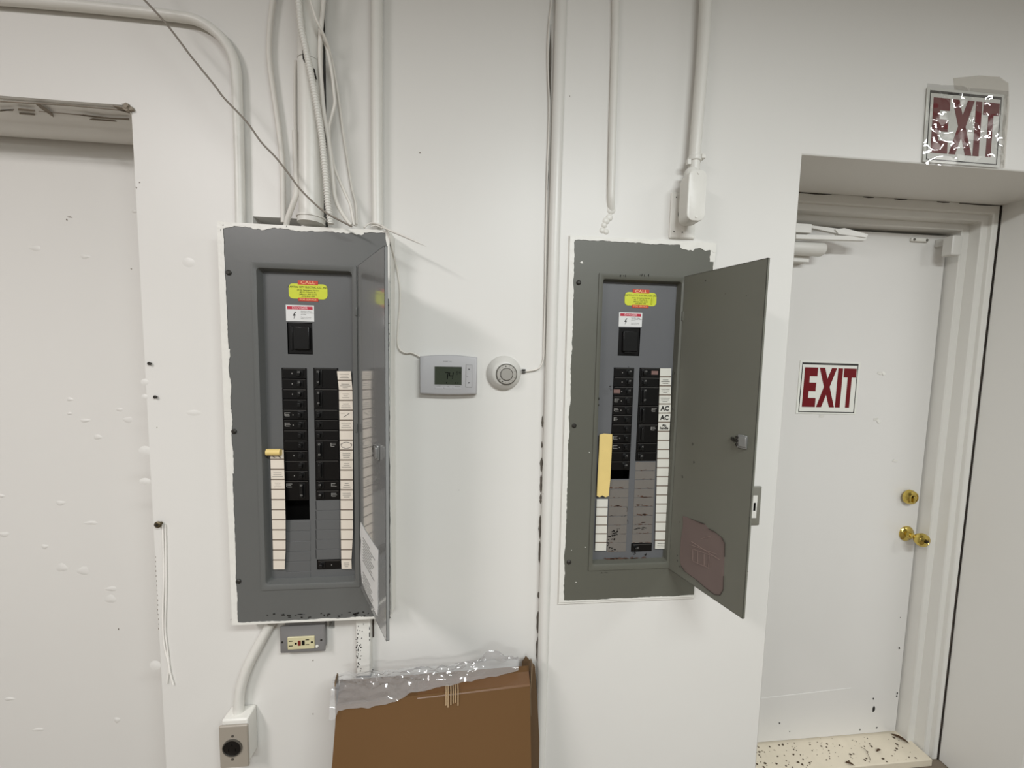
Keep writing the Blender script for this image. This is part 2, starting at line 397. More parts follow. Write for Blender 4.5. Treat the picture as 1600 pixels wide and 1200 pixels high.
# frame of the door niche
mb = MB()
mb.plate((NX0-.02, NX1-.0022, FL, NZ+.02), [(.925, NX1-.026, FL-1, NZ-.030)], .2003, .30)
mb.plate((.90, NX1-.02, FL, NZ-.02), [(.93, NX1-.050, FL-1, NZ-.052)], .214, .30)
mb.plate((.90, NX1-.04, FL, NZ-.045), [(.893, 1.808, FL-1, 2.072)], .250, .34)
struct(mb, 'trim_8', WHITED, bevel=.004)
mb = MB()
for x0, x1 in ((1249, 1300), (1350, 1366), (1398, 1418), (1465, 1484), (1500, 1564)):
    a, b = at(x0, 297+(x0-1249)*.079, .1985), at(x1, 297+(x1-1249)*.079, .1985)
    mb.xz([(a.x, NZ-.0005), (b.x, NZ-.0005), (b.x, NZ-.0018), ((a.x+b.x)/2, NZ-.0036), (a.x, NZ-.0022)], .199, .002)
mb.box(NX1-.0024, NX1, .1995, .21, FL, NZ)
struct(mb, 'trim_9', mat('dark joint crack', (52, 46, 40), .9))
# sill
mb = MB().box(NX0, 1.83, .178, .36, FL, 0)
struct(mb, 'trim_10', SILLM, bevel=.003)

# ------------------------------------------------------------------ door in the niche
DY = .290
door = bpy.data.objects.new('door_1', None); COL.objects.link(door); door.location = (1.35, DY, 0); ROOTLOC['door_1'] = Vector((1.35, DY, 0)); door['kind'] = 'structure'
mb = MB().box(.90, 1.80, DY, DY+.044, .006, 2.062)
for a, b in (((1183, 1092), (1330, 1075)),):
    p, q = at(*a, DY-.0005), at(*b, DY-.0005); mb.tube([p, q], .0012, 6)
mb.build('door_leaf', DOORW, door, bevel=.002)
mb = MB()
for px, py, sx, sy in ((1365, 1108, 3, 7), (1365, 1092, 1.5, 2), (1402, 1083, 2, 3), (1401, 1088, 2, 2), (1218, 1130, 1.5, 1.5), (1234, 1143, 1, 1), (1370, 1137, 1.5, 2), (1344, 1140, 1, 2), (1405, 1013, 2, 2.5), (1407, 965, 1, 1)):
    c = at(px, py, DY-.001); blob(mb, c.x, c.z, sx*.0023, sy*.0023, DY-.001, rnd)
mb.build('scuff_mark', CHIP, door)
kz = at(1415, 833, DY); dz = at(1420, 776, DY-.01)
t = MB().lathe([(.030, 0), (.031, .004), (.027, .009), (.015, .013), (.012, .022)], kz)
t.build('deadbolt_rose', BRASS, door) if False else t.build('knob_rose', BRASS, door)
mb = MB().lathe([(.009, .015), (.009, .032), (.013, .036), (.022, .044), (.0265, .054), (.0265, .062), (.022, .069), (.012, .073), (.010, .071)], kz); kn = mb.build('door_knob', BRASS, door)
MB().lathe([(.007, .0705), (.007, .0745), (.004, .0755)], kz, n=16).build('lock_button', BRASSD, kn)
mb = MB().lathe([(.029, 0), (.029, .006), (.025, .015), (.019, .018), (.0185, .0165)], dz)
db = mb.build('deadbolt_rose', BRASS, door)
MB().box(dz.x-.004, dz.x+.004, DY-.032, DY-.015, dz.z-.017, dz.z+.008).build('thumb_turn', BRASS, db, bevel=.002)
MB().lathe([(.006, .016), (.006, .0185)], dz+Vector((0, 0, .004)), n=12).build('keyhole', BRASSD, db)
# torn tape bits on the door
mb = MB()
for px, py, a in ((1374, 583, .3), (1380, 583, 1.1), (1368, 655, -.3), (1372, 658, .9), (1283, 650, 0), (1398, 720, .2)):
    c = at(px, py, DY-.001); M = Matrix.Translation(c) @ Matrix.Rotation(a, 4, 'Y')
    mb.add([M @ Vector(v) for v in ((-.008, 0, -.005), (.009, -.001, -.004), (.007, -.005, .005), (-.006, 0, .006))], [(0, 1, 2, 3)])
mb.build('tape_scrap', WHITE2, door)
# door closer
c0, c1 = at(1225, 392, .235), at(1287, 392, .235)
mb = MB()
for rr, x0, x1 in ((.024, 1.02, c1.x),): mb.lathe([(rr*.9, 0), (rr, .004), (rr, x1-x0-.004), (rr*.9, x1-x0)], (x0, .243, 1.972), (1, 0, 0))
mb.box(1.02, 1.20, .255, DY, 1.93, 2.0)
cl = mb.build('door_closer', WHITED, door)
mb = MB()
a = at(1262, 353, .225); b = at(1305, 359, .215); e = at(1352, 368, .20)
mb.box(1.05, at(1263, 356, .22).x, .205, .235, 2.015, 2.045)
mb.prism([at(1262, 351, .225), at(1310, 357, .215), at(1354, 366, .205), at(1354, 369, .205), at(1310, 365, .215), at(1262, 355, .225)], (0, .012, 0))
mb.prism([at(1305, 358, .212), at(1320, 356, .212), at(1357, 366, .205), at(1354, 371, .205), at(1310, 366, .212)], (0, .014, 0))
mb.prism([at(1244, 366, .21), at(1356, 369, .21), at(1352, 376, .21), at(1244, 373, .21)], (0, .014, 0))
mb.build('closer_arm', WHITED, cl, bevel=.001)
# contact sensor on the frame and its magnet on the door
s = thing('door_sensor', 'small white alarm contact box on the door frame top right corner', 'sensor', at(1488, 385, .25))
c = at(1488, 385, .235)
MB().loft([(c.x-.020, c.x+.020, c.z-.036, c.z+.036, .006, .25), (c.x-.020, c.x+.020, c.z-.036, c.z+.036, .006, .222), (c.x-.017, c.x+.017, c.z-.033, c.z+.033, .005, .219)], cap0=True, cap1=True).build('sensor_case', THERM2, s)
c = at(1474, 379, .27)
MB().box(c.x-.011, c.x+.011, .262, .289, c.z-.014, c.z+.014).build('sensor_tab', THERM2, s, bevel=.002)
c = at(1435, 376, DY); s = thing('magnet_bracket', 'painted over white magnet bar along the exit door top edge', 'magnet', c)
MB().box(c.x-.038, c.x+.034, DY-.010, DY, c.z-.006, c.z+.008).build('bracket_bar', WHITE2, s, bevel=.003)
for dx in (-.03, .024): MB().lathe([(.005, 0), (.004, .002)], (c.x+dx, DY-.010, c.z), n=12).build('screw', STEEL, s)

# ------------------------------------------------------------------ exit signs
def exit_sign(name, label, TL, TR, BL, n, w, h, slop=0):
    """TL, TR, BL world corners; w,h unused sizes derived from corners"""
    ux = (TR-TL); uz = (TL-BL); nn = Vector((0, -1, 0))
    def P(u, v, d=0): return BL+ux*u+uz*v+nn*d
    s = thing(name, label, 'sign', P(.5, 0, .001))
    mb = MB(); mb.prism([P(0, 0, .002), P(1, 0, .002), P(1, 1, .002), P(0, 1, .002)], (0, .0018, 0)); mb.build('sign_board', SIGNW, s)
    mb = MB()
    for a, b, c, d in ((.035, .93, .955, .965), (.035, .03, .965, .045), (.035, .03, .047, .965), (.955, .03, .967, .965)):
        mb.prism([P(a, min(b, d), .0024), P(c, min(b, d), .0024), P(c, max(b, d)-.0, .0024), P(a, max(b, d), .0024)] if a != .035 or d != .965 or c > .9 else [P(a, b, .0024), P(c, b, .0024), P(c, d, .0024), P(a, d, .0024)], (0, .0003, 0))
    mb.build('border_line', SIGNB, s)
    z0, z1 = .13, .875
    def L(pts, x0, x1): return [P(x0+(x1-x0)*a, z0+(z1-z0)*b, .0026) for a, b in pts]
    for pts, x0, x1 in (([(0, 0), (1, 0), (1, .23), (.42, .23), (.42, .4), (.95, .4), (.95, .62), (.42, .62), (.42, .78), (1, .78), (1, 1), (0, 1)], .085, .30),
                        ([(0, 0), (.28, 0), (.5, .32), (.72, 0), (1, 0), (.66, .52), (.98, 1), (.70, 1), (.5, .72), (.32, 1), (.02, 1), (.34, .52)], .32, .62),
                        ([(0, 0), (1, 0), (1, 1), (0, 1)], .635, .715),
                        ([(.34, 0), (.66, 0), (.66, .77), (1, .77), (1, 1), (0, 1), (0, .77), (.34, .77)], .735, .945)):
        mb = MB(); mb.prism(L(pts, x0, x1), (0, .0004, 0)); mb.build('sign_letter', SIGNR, s)
    return s
es = exit_sign('exit_sign', 'white sign with red EXIT letters stuck flat on the door', at(1250, 563, DY), at(1344, 566, DY), at(1243, 646, DY), None, 0, 0)
WY = -.022
s2 = exit_sign('exit_sign', 'white sign with red EXIT letters under crinkled clear film, above the doorway', at(1448, 137, WY), at(1568, 149, WY), at(1441, 253, WY), None, 0, 0)
# crinkled clear film over the upper sign
mb = MB(); TL, TR, BL, BR = at(1446, 132, WY), at(1570, 146, WY), at(1438, 258, WY), at(1562, 266, WY)
nx = 46; vs = []
for j in range(nx+1):
    for i in range(nx+1):
        u, v = i/nx, j/nx
        p = (TL*(1-u)+TR*u)*(1-v)+(BL*(1-u)+BR*u)*v
        q = Vector((u*3.2, v*3.6, 1.7)); e = min(u, 1-u, v, 1-v)
        h = 1.0*abs(noise.noise(q*.8))+.30*abs(noise.noise(q*1.7+Vector((4, 1, 0))))+.12*abs(noise.noise(q*3.6))
        p = p+Vector((rnd.uniform(-1, 1)*.0002, -.004-.023*h*min(1, e*6+.35), rnd.uniform(-1, 1)*.0002))
        vs.append(p)
mb.add(vs, [(j*(nx+1)+i, j*(nx+1)+i+1, (j+1)*(nx+1)+i+1, (j+1)*(nx+1)+i) for j in range(nx) for i in range(nx)])
o = mb.build('plastic_film', FILM, None, smooth=22); tag(o, 'crinkled shiny clear film taped over the sign above the doorway', 'plastic film')
mb = MB(); P = [at(*p, -.0212) for p in ((1490, 122), (1530, 118), (1562, 120), (1576, 130), (1577, 165), (1570, 262), (1563, 262), (1570, 148), (1492, 140))]
mb.prism(P, (0, .0008, 0)); tag(mb.build('tape_residue', TAPE, None), 'greyish old tape residue above the film covered sign', 'tape')

# ------------------------------------------------------------------ electrical panels
def zx(px, py, Y): v = at(px, py, Y); return v.x, v.z
def make_breaker(par, x0, x1, zt, zb, yf, hside, poles, sty, rn):
    mb = MB(); g = .0009; yb = yf+.022
    mb.box(x0, x1, yf, yb, zb+g, zt-g)
    mb.mi = 1; mb.box(x0+(x1-x0)*.06, x0+(x1-x0)*.97, yf-.0009, yf, zt-g-.0019, zt-g-.0003)  # thin bar carrying the painted edge highlight
    b = mb.build('breaker', [BLACK, EDGEG], par)
    wd = x1-x0; hc = x0+wd*(.74 if hside > 0 else .22); pz = (zt-zb)/poles
    mb = MB()
    mb.box(hc-wd*.13, hc+wd*.13, yf-.0016, yf, zb+.005, zt-.005)
    mb.build('handle_frame', BLACK2, b, bevel=.0006)
    if poles == 2: mb = MB().box(hc-.0035, hc+.0035, yf-.009, yf-.001, zb+pz*.35, zt-pz*.35)
    else: mb = MB().box(hc-.005, hc+.003, yf-.0085, yf-.001, zt-pz*.72, zt-pz*.34)
    mb.build('handle', BLACK2, b, bevel=.001)
    def one(f):
        mb = MB(); f(mb); mb.build('rating_mark', MARK, b)
    if sty & 1:
        for k in range(poles): one(lambda mb: text(mb, rn.choice(['20', '20', '15', '30']), hc+.001, zt-pz*(k+.36), .0062, yf-(.0092 if poles == 2 else .0090)))
    if sty & 2:
        lx = x0+wd*(.2 if hside > 0 else .78)
        def f(mb):
            mb.box(lx-wd*.12, lx-wd*.09, yf-.0003, yf, zt-pz*.62, zt-pz*.28)
            for k in range(3): mb.box(lx-wd*.095, lx+wd*rn.uniform(.03, .12), yf-.0003, yf, zt-pz*(.3+.15*k)-.0012, zt-pz*(.3+.15*k))
        one(f)
    if sty & 4:
        lx = x0+wd*(.62 if hside < 0 else .42)
        one(lambda mb: mb.box(lx-.001, lx+.001, yf-.0003, yf, zt-pz*.5-.002, zt-pz*.5+.001))
    if sty & 8:
        lx = x0+wd*(.18 if hside > 0 else .72); MB().box(lx-wd*.16, lx+wd*.16, yf-.0004, yf, zb+pz*.3, zt-pz*.3).build('rating_label', MARKR, b)
    return b
def strip(par, name, edges, y, ncell, mats, label=None, marks=None, rn=None, bow=0):
    """edges: list of (pxL, pxR, py) from top to bottom; cells interpolated; grey dividing lines are part of the card"""
    mb = MB(); marks = marks or {}
    def E(u):
        Y0, Y1 = edges[0][2], edges[-1][2]; py = Y0+(Y1-Y0)*u
        for a, b in zip(edges, edges[1:]):
            if py <= b[2]+1e-6:
                t = (py-a[2])/(b[2]-a[2]); yy = y-bow*math.sin(math.pi*u)
                return at(a[0]+(b[0]-a[0])*t, py, yy), at(a[1]+(b[1]-a[1])*t, py, yy)
    for i in range(ncell):
        for mi, (u0, u1) in enumerate(((i/ncell, (i+.86)/ncell), ((i+.86)/ncell, (i+1)/ncell))):
            if i == ncell-1 and mi == 1: u0, u1 = u1, u1; continue
            a, b = E(u0); c, d = E(min(1, u1)); mb.mi = mi
            dy = Vector((0, .0 if mi == 0 else .0006, 0))
            mb.prism([a+dy, b+dy, d+dy, c+dy], (0, .0012, 0))
    o = mb.build(name, mats[:2], par, label=label)
    for i, txt in marks.items():
        mb = MB()
        a, b = E((i+.12)/ncell); c, d = E((i+.74)/ncell); ctr = (a+b+c+d)/4; W = (b-a).x; H = (a-c).z
        if txt == '~':
            for k in range(3):
                z = a.z-H*(.25+.3*k); L_ = rn.uniform(.3, .8)*W
                mb.box(ctr.x-L_/2, ctr.x+L_/2, ctr.y-.0009, ctr.y-.0005, z-.0004, z+.0004)
        elif txt == '/': mb.tube([ctr+Vector((-W*.2, -.0008, -H*.3)), ctr+Vector((W*.25, -.0008, H*.35))], .0006, 6); mb.box(ctr.x-W*.4, ctr.x-W*.1, ctr.y-.0009, ctr.y-.0005, a.z-H*.15-.0005, a.z-H*.15)
        elif txt == 'O':
            pts = [ctr+Vector((W*.42*math.cos(q)*(1+.1*math.sin(5*q)), -.0008, H*.5*math.sin(q))) for q in [k*math.pi/8 for k in range(17)]]; mb.tube(pts, .0004, 5)
            mb.tube(pts[::2], .0003, 5)
        else:
            for k, ln in enumerate(txt.split('|')):
                n = len(txt.split('|')); text(mb, ln, ctr.x, ctr.z+H*(.35*(n-1)/2-.35*k)*1.3, H*(1.15 if n == 1 else .62), ctr.y-.0008, sx=.95, bold=.035)
        mb.build('handwriting', mats[2], o)
    return o
def stickers(par, c, w, y, peel=False):
    """yellow call sticker centred on c (x,z), total width w"""
    x, z = c; h = w*.40
    mb = MB().loft([(x-w/2, x+w/2, z-h/2, z+h/2, h*.28, y+.0006), (x-w/2, x+w/2, z-h/2, z+h/2, h*.28, y)], cap1=True)
    st = mb.build('call_sticker', STY, par)
    rw = w*.26; mb = MB(); mb.box(x-rw, x+rw, y-.0003, y+.0003, z+h/2-h*.06, z+h/2+h*.22); mb.box(x-rw, x+rw, y-.0003, y+.0003, z-h/2-h*.16, z-h/2+h*.06)
    mb.build('red_band', STR, st)
    mb = MB(); text(mb, 'CALL', x, z+h*.58, h*.30, y-.0006, sx=1.35); text(mb, 'FOR SERVICE', x, z-h*.55, h*.17, y-.0006, sx=1.1)
    mb.build('band_lettering', ORG, st)
    mb = MB(); text(mb, 'CAPITOL CITY ELECTRIC CO., INC.', x, z+h*.27, h*.175, y-.0004, sx=.95)
    for k, s_ in enumerate(('24 Hr. Emergency Service', '601 E. Columbia St.', 'Jefferson, MO 65101', '(573) 893-1499')): text(mb, s_, x, z+h*(.08-.14*k), h*.135, y-.0004)
    mb.build('sticker_lettering', INK, st)
    if peel:
        mb = MB(); mb.tube([(x+w*.34, y-.001, z-h*.35), (x+w*.35, y-.0025, z), (x+w*.38, y-.001, z+h*.3)], .0016, 8); mb.build('peeling_fold', STY, st)
def danger(par, q, y):
    x0, x1, z0, z1 = q; W = x1-x0; H = z1-z0
    st = MB().box(x0, x1, y, y+.0005, z0, z1).build('danger_sticker', STW, par)
    MB().box(x0+W*.05, x1-W*.05, y-.0003, y, z1-H*.27, z1-H*.08).build('danger_band', STD, st)
    mb = MB(); text(mb, 'DANGER', x0+W*.5, z1-H*.18, H*.21, y-.0006, sx=1.1); mb.build('danger_lettering', PINK, st)
    mb = MB(); bx, bz = x0+W*.29, z0+H*.36; u = H*.2
    mb.xz([(bx+u*.25, bz+u*1.1), (bx-u*.45, bz-u*.15), (bx+.05*u, bz-u*.15), (bx-.2*u, bz-u*1.2), (bx+u*.5, bz+u*.25), (bx+.08*u, bz+u*.25), (bx+u*.6, bz+u*1.1)], y-.0004, .0004)
    mb.build('shock_bolt_symbol', INK, st)
    mb = MB()
    for k, s_ in enumerate(('Hazardous voltage.', 'Turn off power before', 'servicing.', '', 'Replace all covers', 'before power on.')):
        if s_: text(mb, s_, x0+W*.53, z0+H*(.62-.09*k), H*.085, y-.0004, align='LEFT')
    mb.build('warning_lettering', INKG, st)

def avg(*a): return sum(a)/len(a)
# ---------------- left panel
YC = -.060
xa, xb = -.6025, -.217; zt, zb = avg(at(347, 352, YC).z, at(609, 363, YC).z), avg(at(369, 972, YC).z, at(610, 965, YC).z)
PL = thing('electrical_panel', 'open grey breaker panel hanging under the cables and pipes, left of the thermostats', 'electrical panel', ((xa+xb)/2, -.03, zb))
MB().plate((xa-.010, xb+.001, zb-.006, zt+.007), [(xa+.05, xb-.045, zb+.05, zt-.05)], -.052, -.0005).build('box', WHITE2, PL, bevel=.002)
sl = (at(395, 412, YC).x*.5+at(406, 918, YC).x*.5, at(562, 415, YC).x*.5+at(559, 919, YC).x*.5, at(480, 919.5, YC).z, at(480, 412, YC).z)
ol = (at(407.5, 650, YC).x, at(552.5, 650, YC).x, at(480, 911, YC).z, at(480, 421.5, YC).z)
DF = -.042
mb = MB()
mb.loft([(xa, xb, zb, zt, .003, -.050), (xa, xb, zb, zt, .003, YC), (sl[0], sl[1], sl[2], sl[3], .003, YC), (sl[0]+.0008, sl[1]-.0008, sl[2]+.0008, sl[3]-.0008, .003, YC-.0032),
         (ol[0]-.005, ol[1]+.005, ol[2]-.005, ol[3]+.005, .008, YC-.0032), (ol[0], ol[1], ol[2], ol[3], .008, YC-.001), (ol[0]+.005, ol[1]-.005, ol[2]+.005, ol[3]-.005, .007, DF)])
mb.build('cover', GREYL, PL, smooth=25)
P = lambda px, py, Y=DF: at(px, py, Y)
def rect(x0, x1, y0, y1, Y=DF):
    a, b = at((x0), (y0+y1)/2, Y), at(x1, (y0+y1)/2, Y); return [a.x, b.x, at((x0+x1)/2, y1, Y).z, at((x0+x1)/2, y0, Y).z]
mbk = rect(449, 488.5, 504, 553.5)
lc = rect(443, 481.8, 575, 812.5); rc = rect(491.5, 530, 575, 781)
rbx = rect(495, 533, 874, 889.5)
ht = [mbk, lc, rc, rbx]
mb = MB().plate((ol[0]+.003, ol[1]-.003, ol[2]+.003, ol[3]-.003), ht, DF, DF+.0015); mb.build('dead_front', FRONTL, PL)
MB().box(ol[0]+.01, ol[1]-.01, -.006, -.004, ol[2]+.01, ol[3]-.01).build('panel_interior', VOID, PL)
# main breaker
x0, x1, z0, z1 = mbk
mbr = MB().box(x0+.001, x1-.001, DF+.002, DF+.022, z0+.001, z1-.001).build('main_breaker', BLACK, PL, bevel=.001)
MB().box(x0+.016, x1-.006, DF-.006, DF+.002, z0+.012, z1-.010).build('handle', BLACK2, mbr, bevel=.002)
MB().box(x0+.006, x0+.012, DF, DF+.002, z0+.010, z1-.010).build('handle_frame', BLACK2, mbr, bevel=.0006)
rn = random.Random(3)
pitch = (lc[3]-lc[2])/15
rows = [(0, 1, 5), (1, 1, 5), (2, 1, 5), (3, 1, 0), (4, 1, 6), (5, 1, 6), (6, 1, 0), (7, 1, 0), (8, 1, 4), (9, 1, 0), (10, 1, 4), (11, 2, 3)]
for r_, pl_, st_ in rows: make_breaker(PL, lc[0]+.0008, lc[1]-.0008, lc[3]-pitch*r_, lc[3]-pitch*(r_+pl_), DF-.002, 1, pl_, st_, rn)
pr = (rc[3]-rc[2])/13
for r_, pl_, st_ in ((0, 2, 1), (2, 2, 1), (4, 1, 0), (5, 1, 0), (6, 1, 0), (7, 2, 3), (9, 2, 0), (11, 1, 3), (12, 1, 3)):
    make_breaker(PL, rc[0]+.0008, rc[1]-.0008, rc[3]-pr*r_, rc[3]-pr*(r_+pl_), DF-.002, -1, pl_, st_, rn)
make_breaker(PL, rbx[0]+.001, rbx[1]-.001, rbx[3]-.001, rbx[2], DF-.001, -1, 1, 4, rn)
fb = rect(445, 485, 813.5, 909)
for k in range(6):
    q = rect(447, 485, 814+k*15.8, 814+(k+1)*15.8)
    MB().box(q[0], q[1], DF-.0010, DF, q[2]+.0006, q[3]-.0006).build('filler_plate', FRONTL, PL, bevel=.0005)
for k in range(6):
    q = rect(494.5, 531, 782+k*15.2, 782+(k+1)*15.2)
    f = MB().box(q[0], q[1], DF-.0010, DF, q[2]+.0004, q[3]-.0004).build('filler_plate', FRONTL, PL, bevel=.0004)
    MB().box(q[0]-.0014, q[0]-.0002, DF-.0004, DF, q[2]+.002, q[3]-.0003).build('slot', VOID, f)
strip(PL, 'label_strip', [(526.5, 548, 580), (529.5, 550.5, 608), (530.5, 551.3, 660), (532, 551.5, 750), (532.5, 551.5, 830), (533.3, 549, 876), (534, 549.5, 891)], -.050, 20, (CARD, DIVID, INKG), 'long cream label strip with worn writing',
      {0: '~', 1: '~', 2: '~', 3: '~', 4: '/', 5: '~', 7: 'O', 8: '~', 9: '~', 11: '~', 12: '~', 19: '~'}, rn, bow=.004)
strip(PL, 'label_strip', [(422, 443, 703), (423.5, 444.5, 750), (425, 446, 812), (426.5, 446, 860), (427, 444.5, 892)], -.050, 12, (CARD, DIVID, INKG), 'short cream label strip, mostly blank', {2: '~', 3: '~'}, rn, bow=.004)
mb = MB(); a, b = at(416, 702, -.056), at(439, 706, -.056)
mb.tube([at(417, 706.5, -.056), at(439, 706.5, -.056)], .0085, 14); mb.build('folded_yellow_tape', YEL, PL)
mb = MB(); mb.tube([at(424, 711, -.0545), at(429, 715, -.0545)], .0007, 5); mb.tube([at(434, 712, -.0545), at(439, 716, -.0545)], .0007, 5); mb.build('ink_stroke', INK, PL)
ca, cb = at(451, 456, DF-.001), at(511.5, 456, DF-.001)
stickers(PL, ((ca.x+cb.x)/2, at(481, 455.5, DF).z), cb.x-ca.x, DF-.0008)
danger(PL, rect(447, 491, 476.8, 502), DF-.0008)
for px, py in ((357.5, 426), (366, 674), (373, 908)):
    c = at(px, py, YC); MB().lathe([(.0062, 0), (.0062, .002), (.0035, .0042)], c, n=16).build('cover_screw', SCREW, PL)
# paint edges
rg = random.Random(11); Y = YC-.0009
mb = MB(); ragged(mb, xa-.002, zt+.006, xb-.06, zt+.005, (0, -1), .004, .017, Y, rg); ragged(mb, xb-.06, zt+.006, xb, zt+.005, (0, -1), .004, .010, Y, rg)
ragged(mb, xa-.010, zb-.004, xa-.010, zt+.007, (1, 0), .0125, .016, Y, rg)
ragged(mb, xa-.010, zb-.004, xb-.02, zb-.004, (0, 1), .004, .009, Y, rg)
ragged(mb, xb+.001, zt-.16, xb+.001, zt, (-1, 0), .004, .013, Y, rg)
ragged(mb, xb+.001, zb, xb+.001, zt-.1, (-1, 0), .0008, .003, Y, rg)
zA, zB, zC = at(352, 545, Y).z, at(357, 640, Y).z, at(362, 740, Y).z
ragged(mb, xa, zB, xa, zA, (1, 0), .003, .0105, Y-.0001, rg); ragged(mb, xa, zC, xa, zB, (1, 0), .004, .009, Y-.0001, rg)
mb.build('white_paint_edge', WHITE2, PL)
mb = MB()
for i in range(42):
    px = rg.choice([rg.uniform(405, 600), rg.uniform(470, 600), rg.uniform(548, 590)]); c = at(px, 964.5+(px-405)*-.012+rg.uniform(-6, 3)*(1 if px < 540 else 1.2), YC-.0012)
    blob(mb, c.x, c.z, rg.uniform(.001, .006), rg.uniform(.0008, .003), Y-.0004, rg)
for i in range(46):
    py = rg.choice([rg.uniform(392, 600), rg.uniform(690, 965), rg.uniform(870, 965)]); big = py > 865
    c = at(607.5+rg.uniform(-2.0, 1.5), py, YC)
    blob(mb, min(c.x, xb-.001), c.z, rg.uniform(.001, .003), rg.uniform(.002, .010) if big else rg.uniform(.001, .004), Y-.0004, rg)
for px, py, a_, b_ in ((349, 352, .002, .0015), (345, 360, .0006, .003), (365, 974, .0025, .0008), (361, 968, .0008, .0015), (448, 354, .0008, .002)):
    c = at(px, py, YC); blob(mb, c.x, c.z, a_, b_, Y-.0004, rg)
mb.build('chipped_paint_spot', CHIP, PL, kind='stuff')
mb = MB()
for y0, y1 in ((688, 764), (818, 850)):
    a, b = at(604.2, y0, YC), at(605.5, y1, YC); n = 8; l = []; r_ = []
    for i in range(n+1):
        u = i/n; zz = a.z+(b.z-a.z)*u; l.append((a.x-.002+rg.uniform(-.0005, .0005), zz)); r_.append((a.x+.004*math.sin(math.pi*(.15+.7*u))+rg.uniform(-.001, .001), zz))
    mb.xz(l+r_[::-1], Y-.0002, .0005)
mb.build('green_paint_smear', GREEN, PL)
mb = MB()
for i in range(14):
    px = rg.gauss(490, 18); c = at(px, 908+rg.uniform(-2.5, 2), DF); blob(mb, c.x, c.z, rg.uniform(.001, .006), .0015, DF-.0045+rg.uniform(0, .001), rg)
mb.build('rust_stain', RUST, PL, kind='stuff')

def panel_door(par, hx, hy, zlo, zhi, ox, oy, m, sgn_latch):
    """sheet-metal door with returned edges, hinged at (hx,hy), free edge at (ox,oy)"""
    d = Vector((ox-hx, oy-hy, 0)); W = d.length; d.normalize(); nrm = Vector((d.y, -d.x, 0))   # towards the viewer's side
    if nrm.dot(Vector((0, -1.04, 0))-Vector((hx, hy, 0))) < 0: nrm = -nrm
    M = Matrix.Identity(4)
    for i, a in enumerate((d, -nrm, Vector((0, 0, 1)))):
        for k in range(3): M[k][i] = a[k]
    M.translation = Vector((hx, hy, 0))
    mb = MB(); t = .0015; lip = .007
    mb.box(0, W, 0, t, zlo, zhi)
    mb.box(0, W, 0, lip, zlo, zlo+t); mb.box(0, W, 0, lip, zhi-t, zhi); mb.box(W-t, W, 0, lip, zlo, zhi)
    mb.xf(M); dr = mb.build('door', m, par)
    return dr, M, W, nrm
PLh = (-.2920, YC-.004); PLo = (-.1835, -.255)
dL, ML, WL, NL = panel_door(PL, *PLh, avg(at(602, 1005, PLo[1]).z, sl[2]), avg(at(602, 384, PLo[1]).z, sl[3]), *PLo, GREYLD, 1)
def onD(M, N, px, py, off=.001):
    p0 = M.translation+N*off; return onpl(px, py, p0, N)
def local(M, p): return M.inverted() @ p
# paper on the door
mb = MB(); pts = [(563.5, 816), (570, 828), (578, 841), (585, 852), (591, 860), (590.3, 880), (590.5, 900), (590, 925), (590.5, 945), (589.5, 963), (583, 950), (575, 932), (566, 911), (564, 895), (563, 870), (564, 845), (562.5, 832)]
P_ = [onD(ML, NL, *p) for p in pts]; mb.prism(P_, -NL*.0006); pp = mb.build('paper_notice', mat('white notice paper', (228, 228, 226), .5, var=.05, vscale=40), dL)
mb = MB()
for k in range(16):
    y0 = 850+k*4.4+(0 if k < 9 else 14)
    if y0 > 936: break
    a = onD(ML, NL, 567, y0-10, .0015); b = onD(ML, NL, 567+rg.uniform(10, 19), y0-10+rg.uniform(14, 24), .0015)
    b.z = a.z-.0005
    mb.tube([a, b], .0006, 4)
mb.build('printed_line', INKG, pp)
def latch(par, M, N, pc, sc=1):
    c = local(M, onD(M, N, *pc)); mb = MB()
    mb.box(c.x-.010*sc, c.x+.012*sc, -.006, 0, c.z-.016*sc, c.z+.016*sc); mb.box(c.x-.004, c.x+.014, -.010, -.006, c.z-.011, c.z+.013); mb.xf(M)
    l = mb.build('latch', ZINC, par, bevel=.0015)
    mb = MB(); mb.box(c.x-.024, c.x-.010, -.005, -.002, c.z-.004, c.z+.003); mb.box(c.x-.027, c.x-.022, -.006, -.001, c.z-.001, c.z+.006)
    for k in (-1, 0, 1): mb.box(c.x-.013, c.x-.008, -.009, -.004, c.z+k*.009-.003, c.z+k*.009+.003)
    mb.xf(M); mb.build('latch_tongue', SCREW, l, bevel=.0008)
latch(dL, ML, NL, (590.5, 706))
for py in (487, 668): 
    c = at(557.5, py, YC); MB().box(c.x-.002, c.x+.002, YC-.007, YC-.003, c.z-.011, c.z+.011).build('hinge', GREYL, PL, bevel=.001)
mb = MB(); 
for py, h in ((648, 10), (668, 5)):
    c = at(412.5, py, -.05); mb.box(c.x-.0008, c.x+.0008, -.0475, -.046, c.z-h*.0016, c.z+h*.0016)
mb.build('catch_slot', VOID, PL)

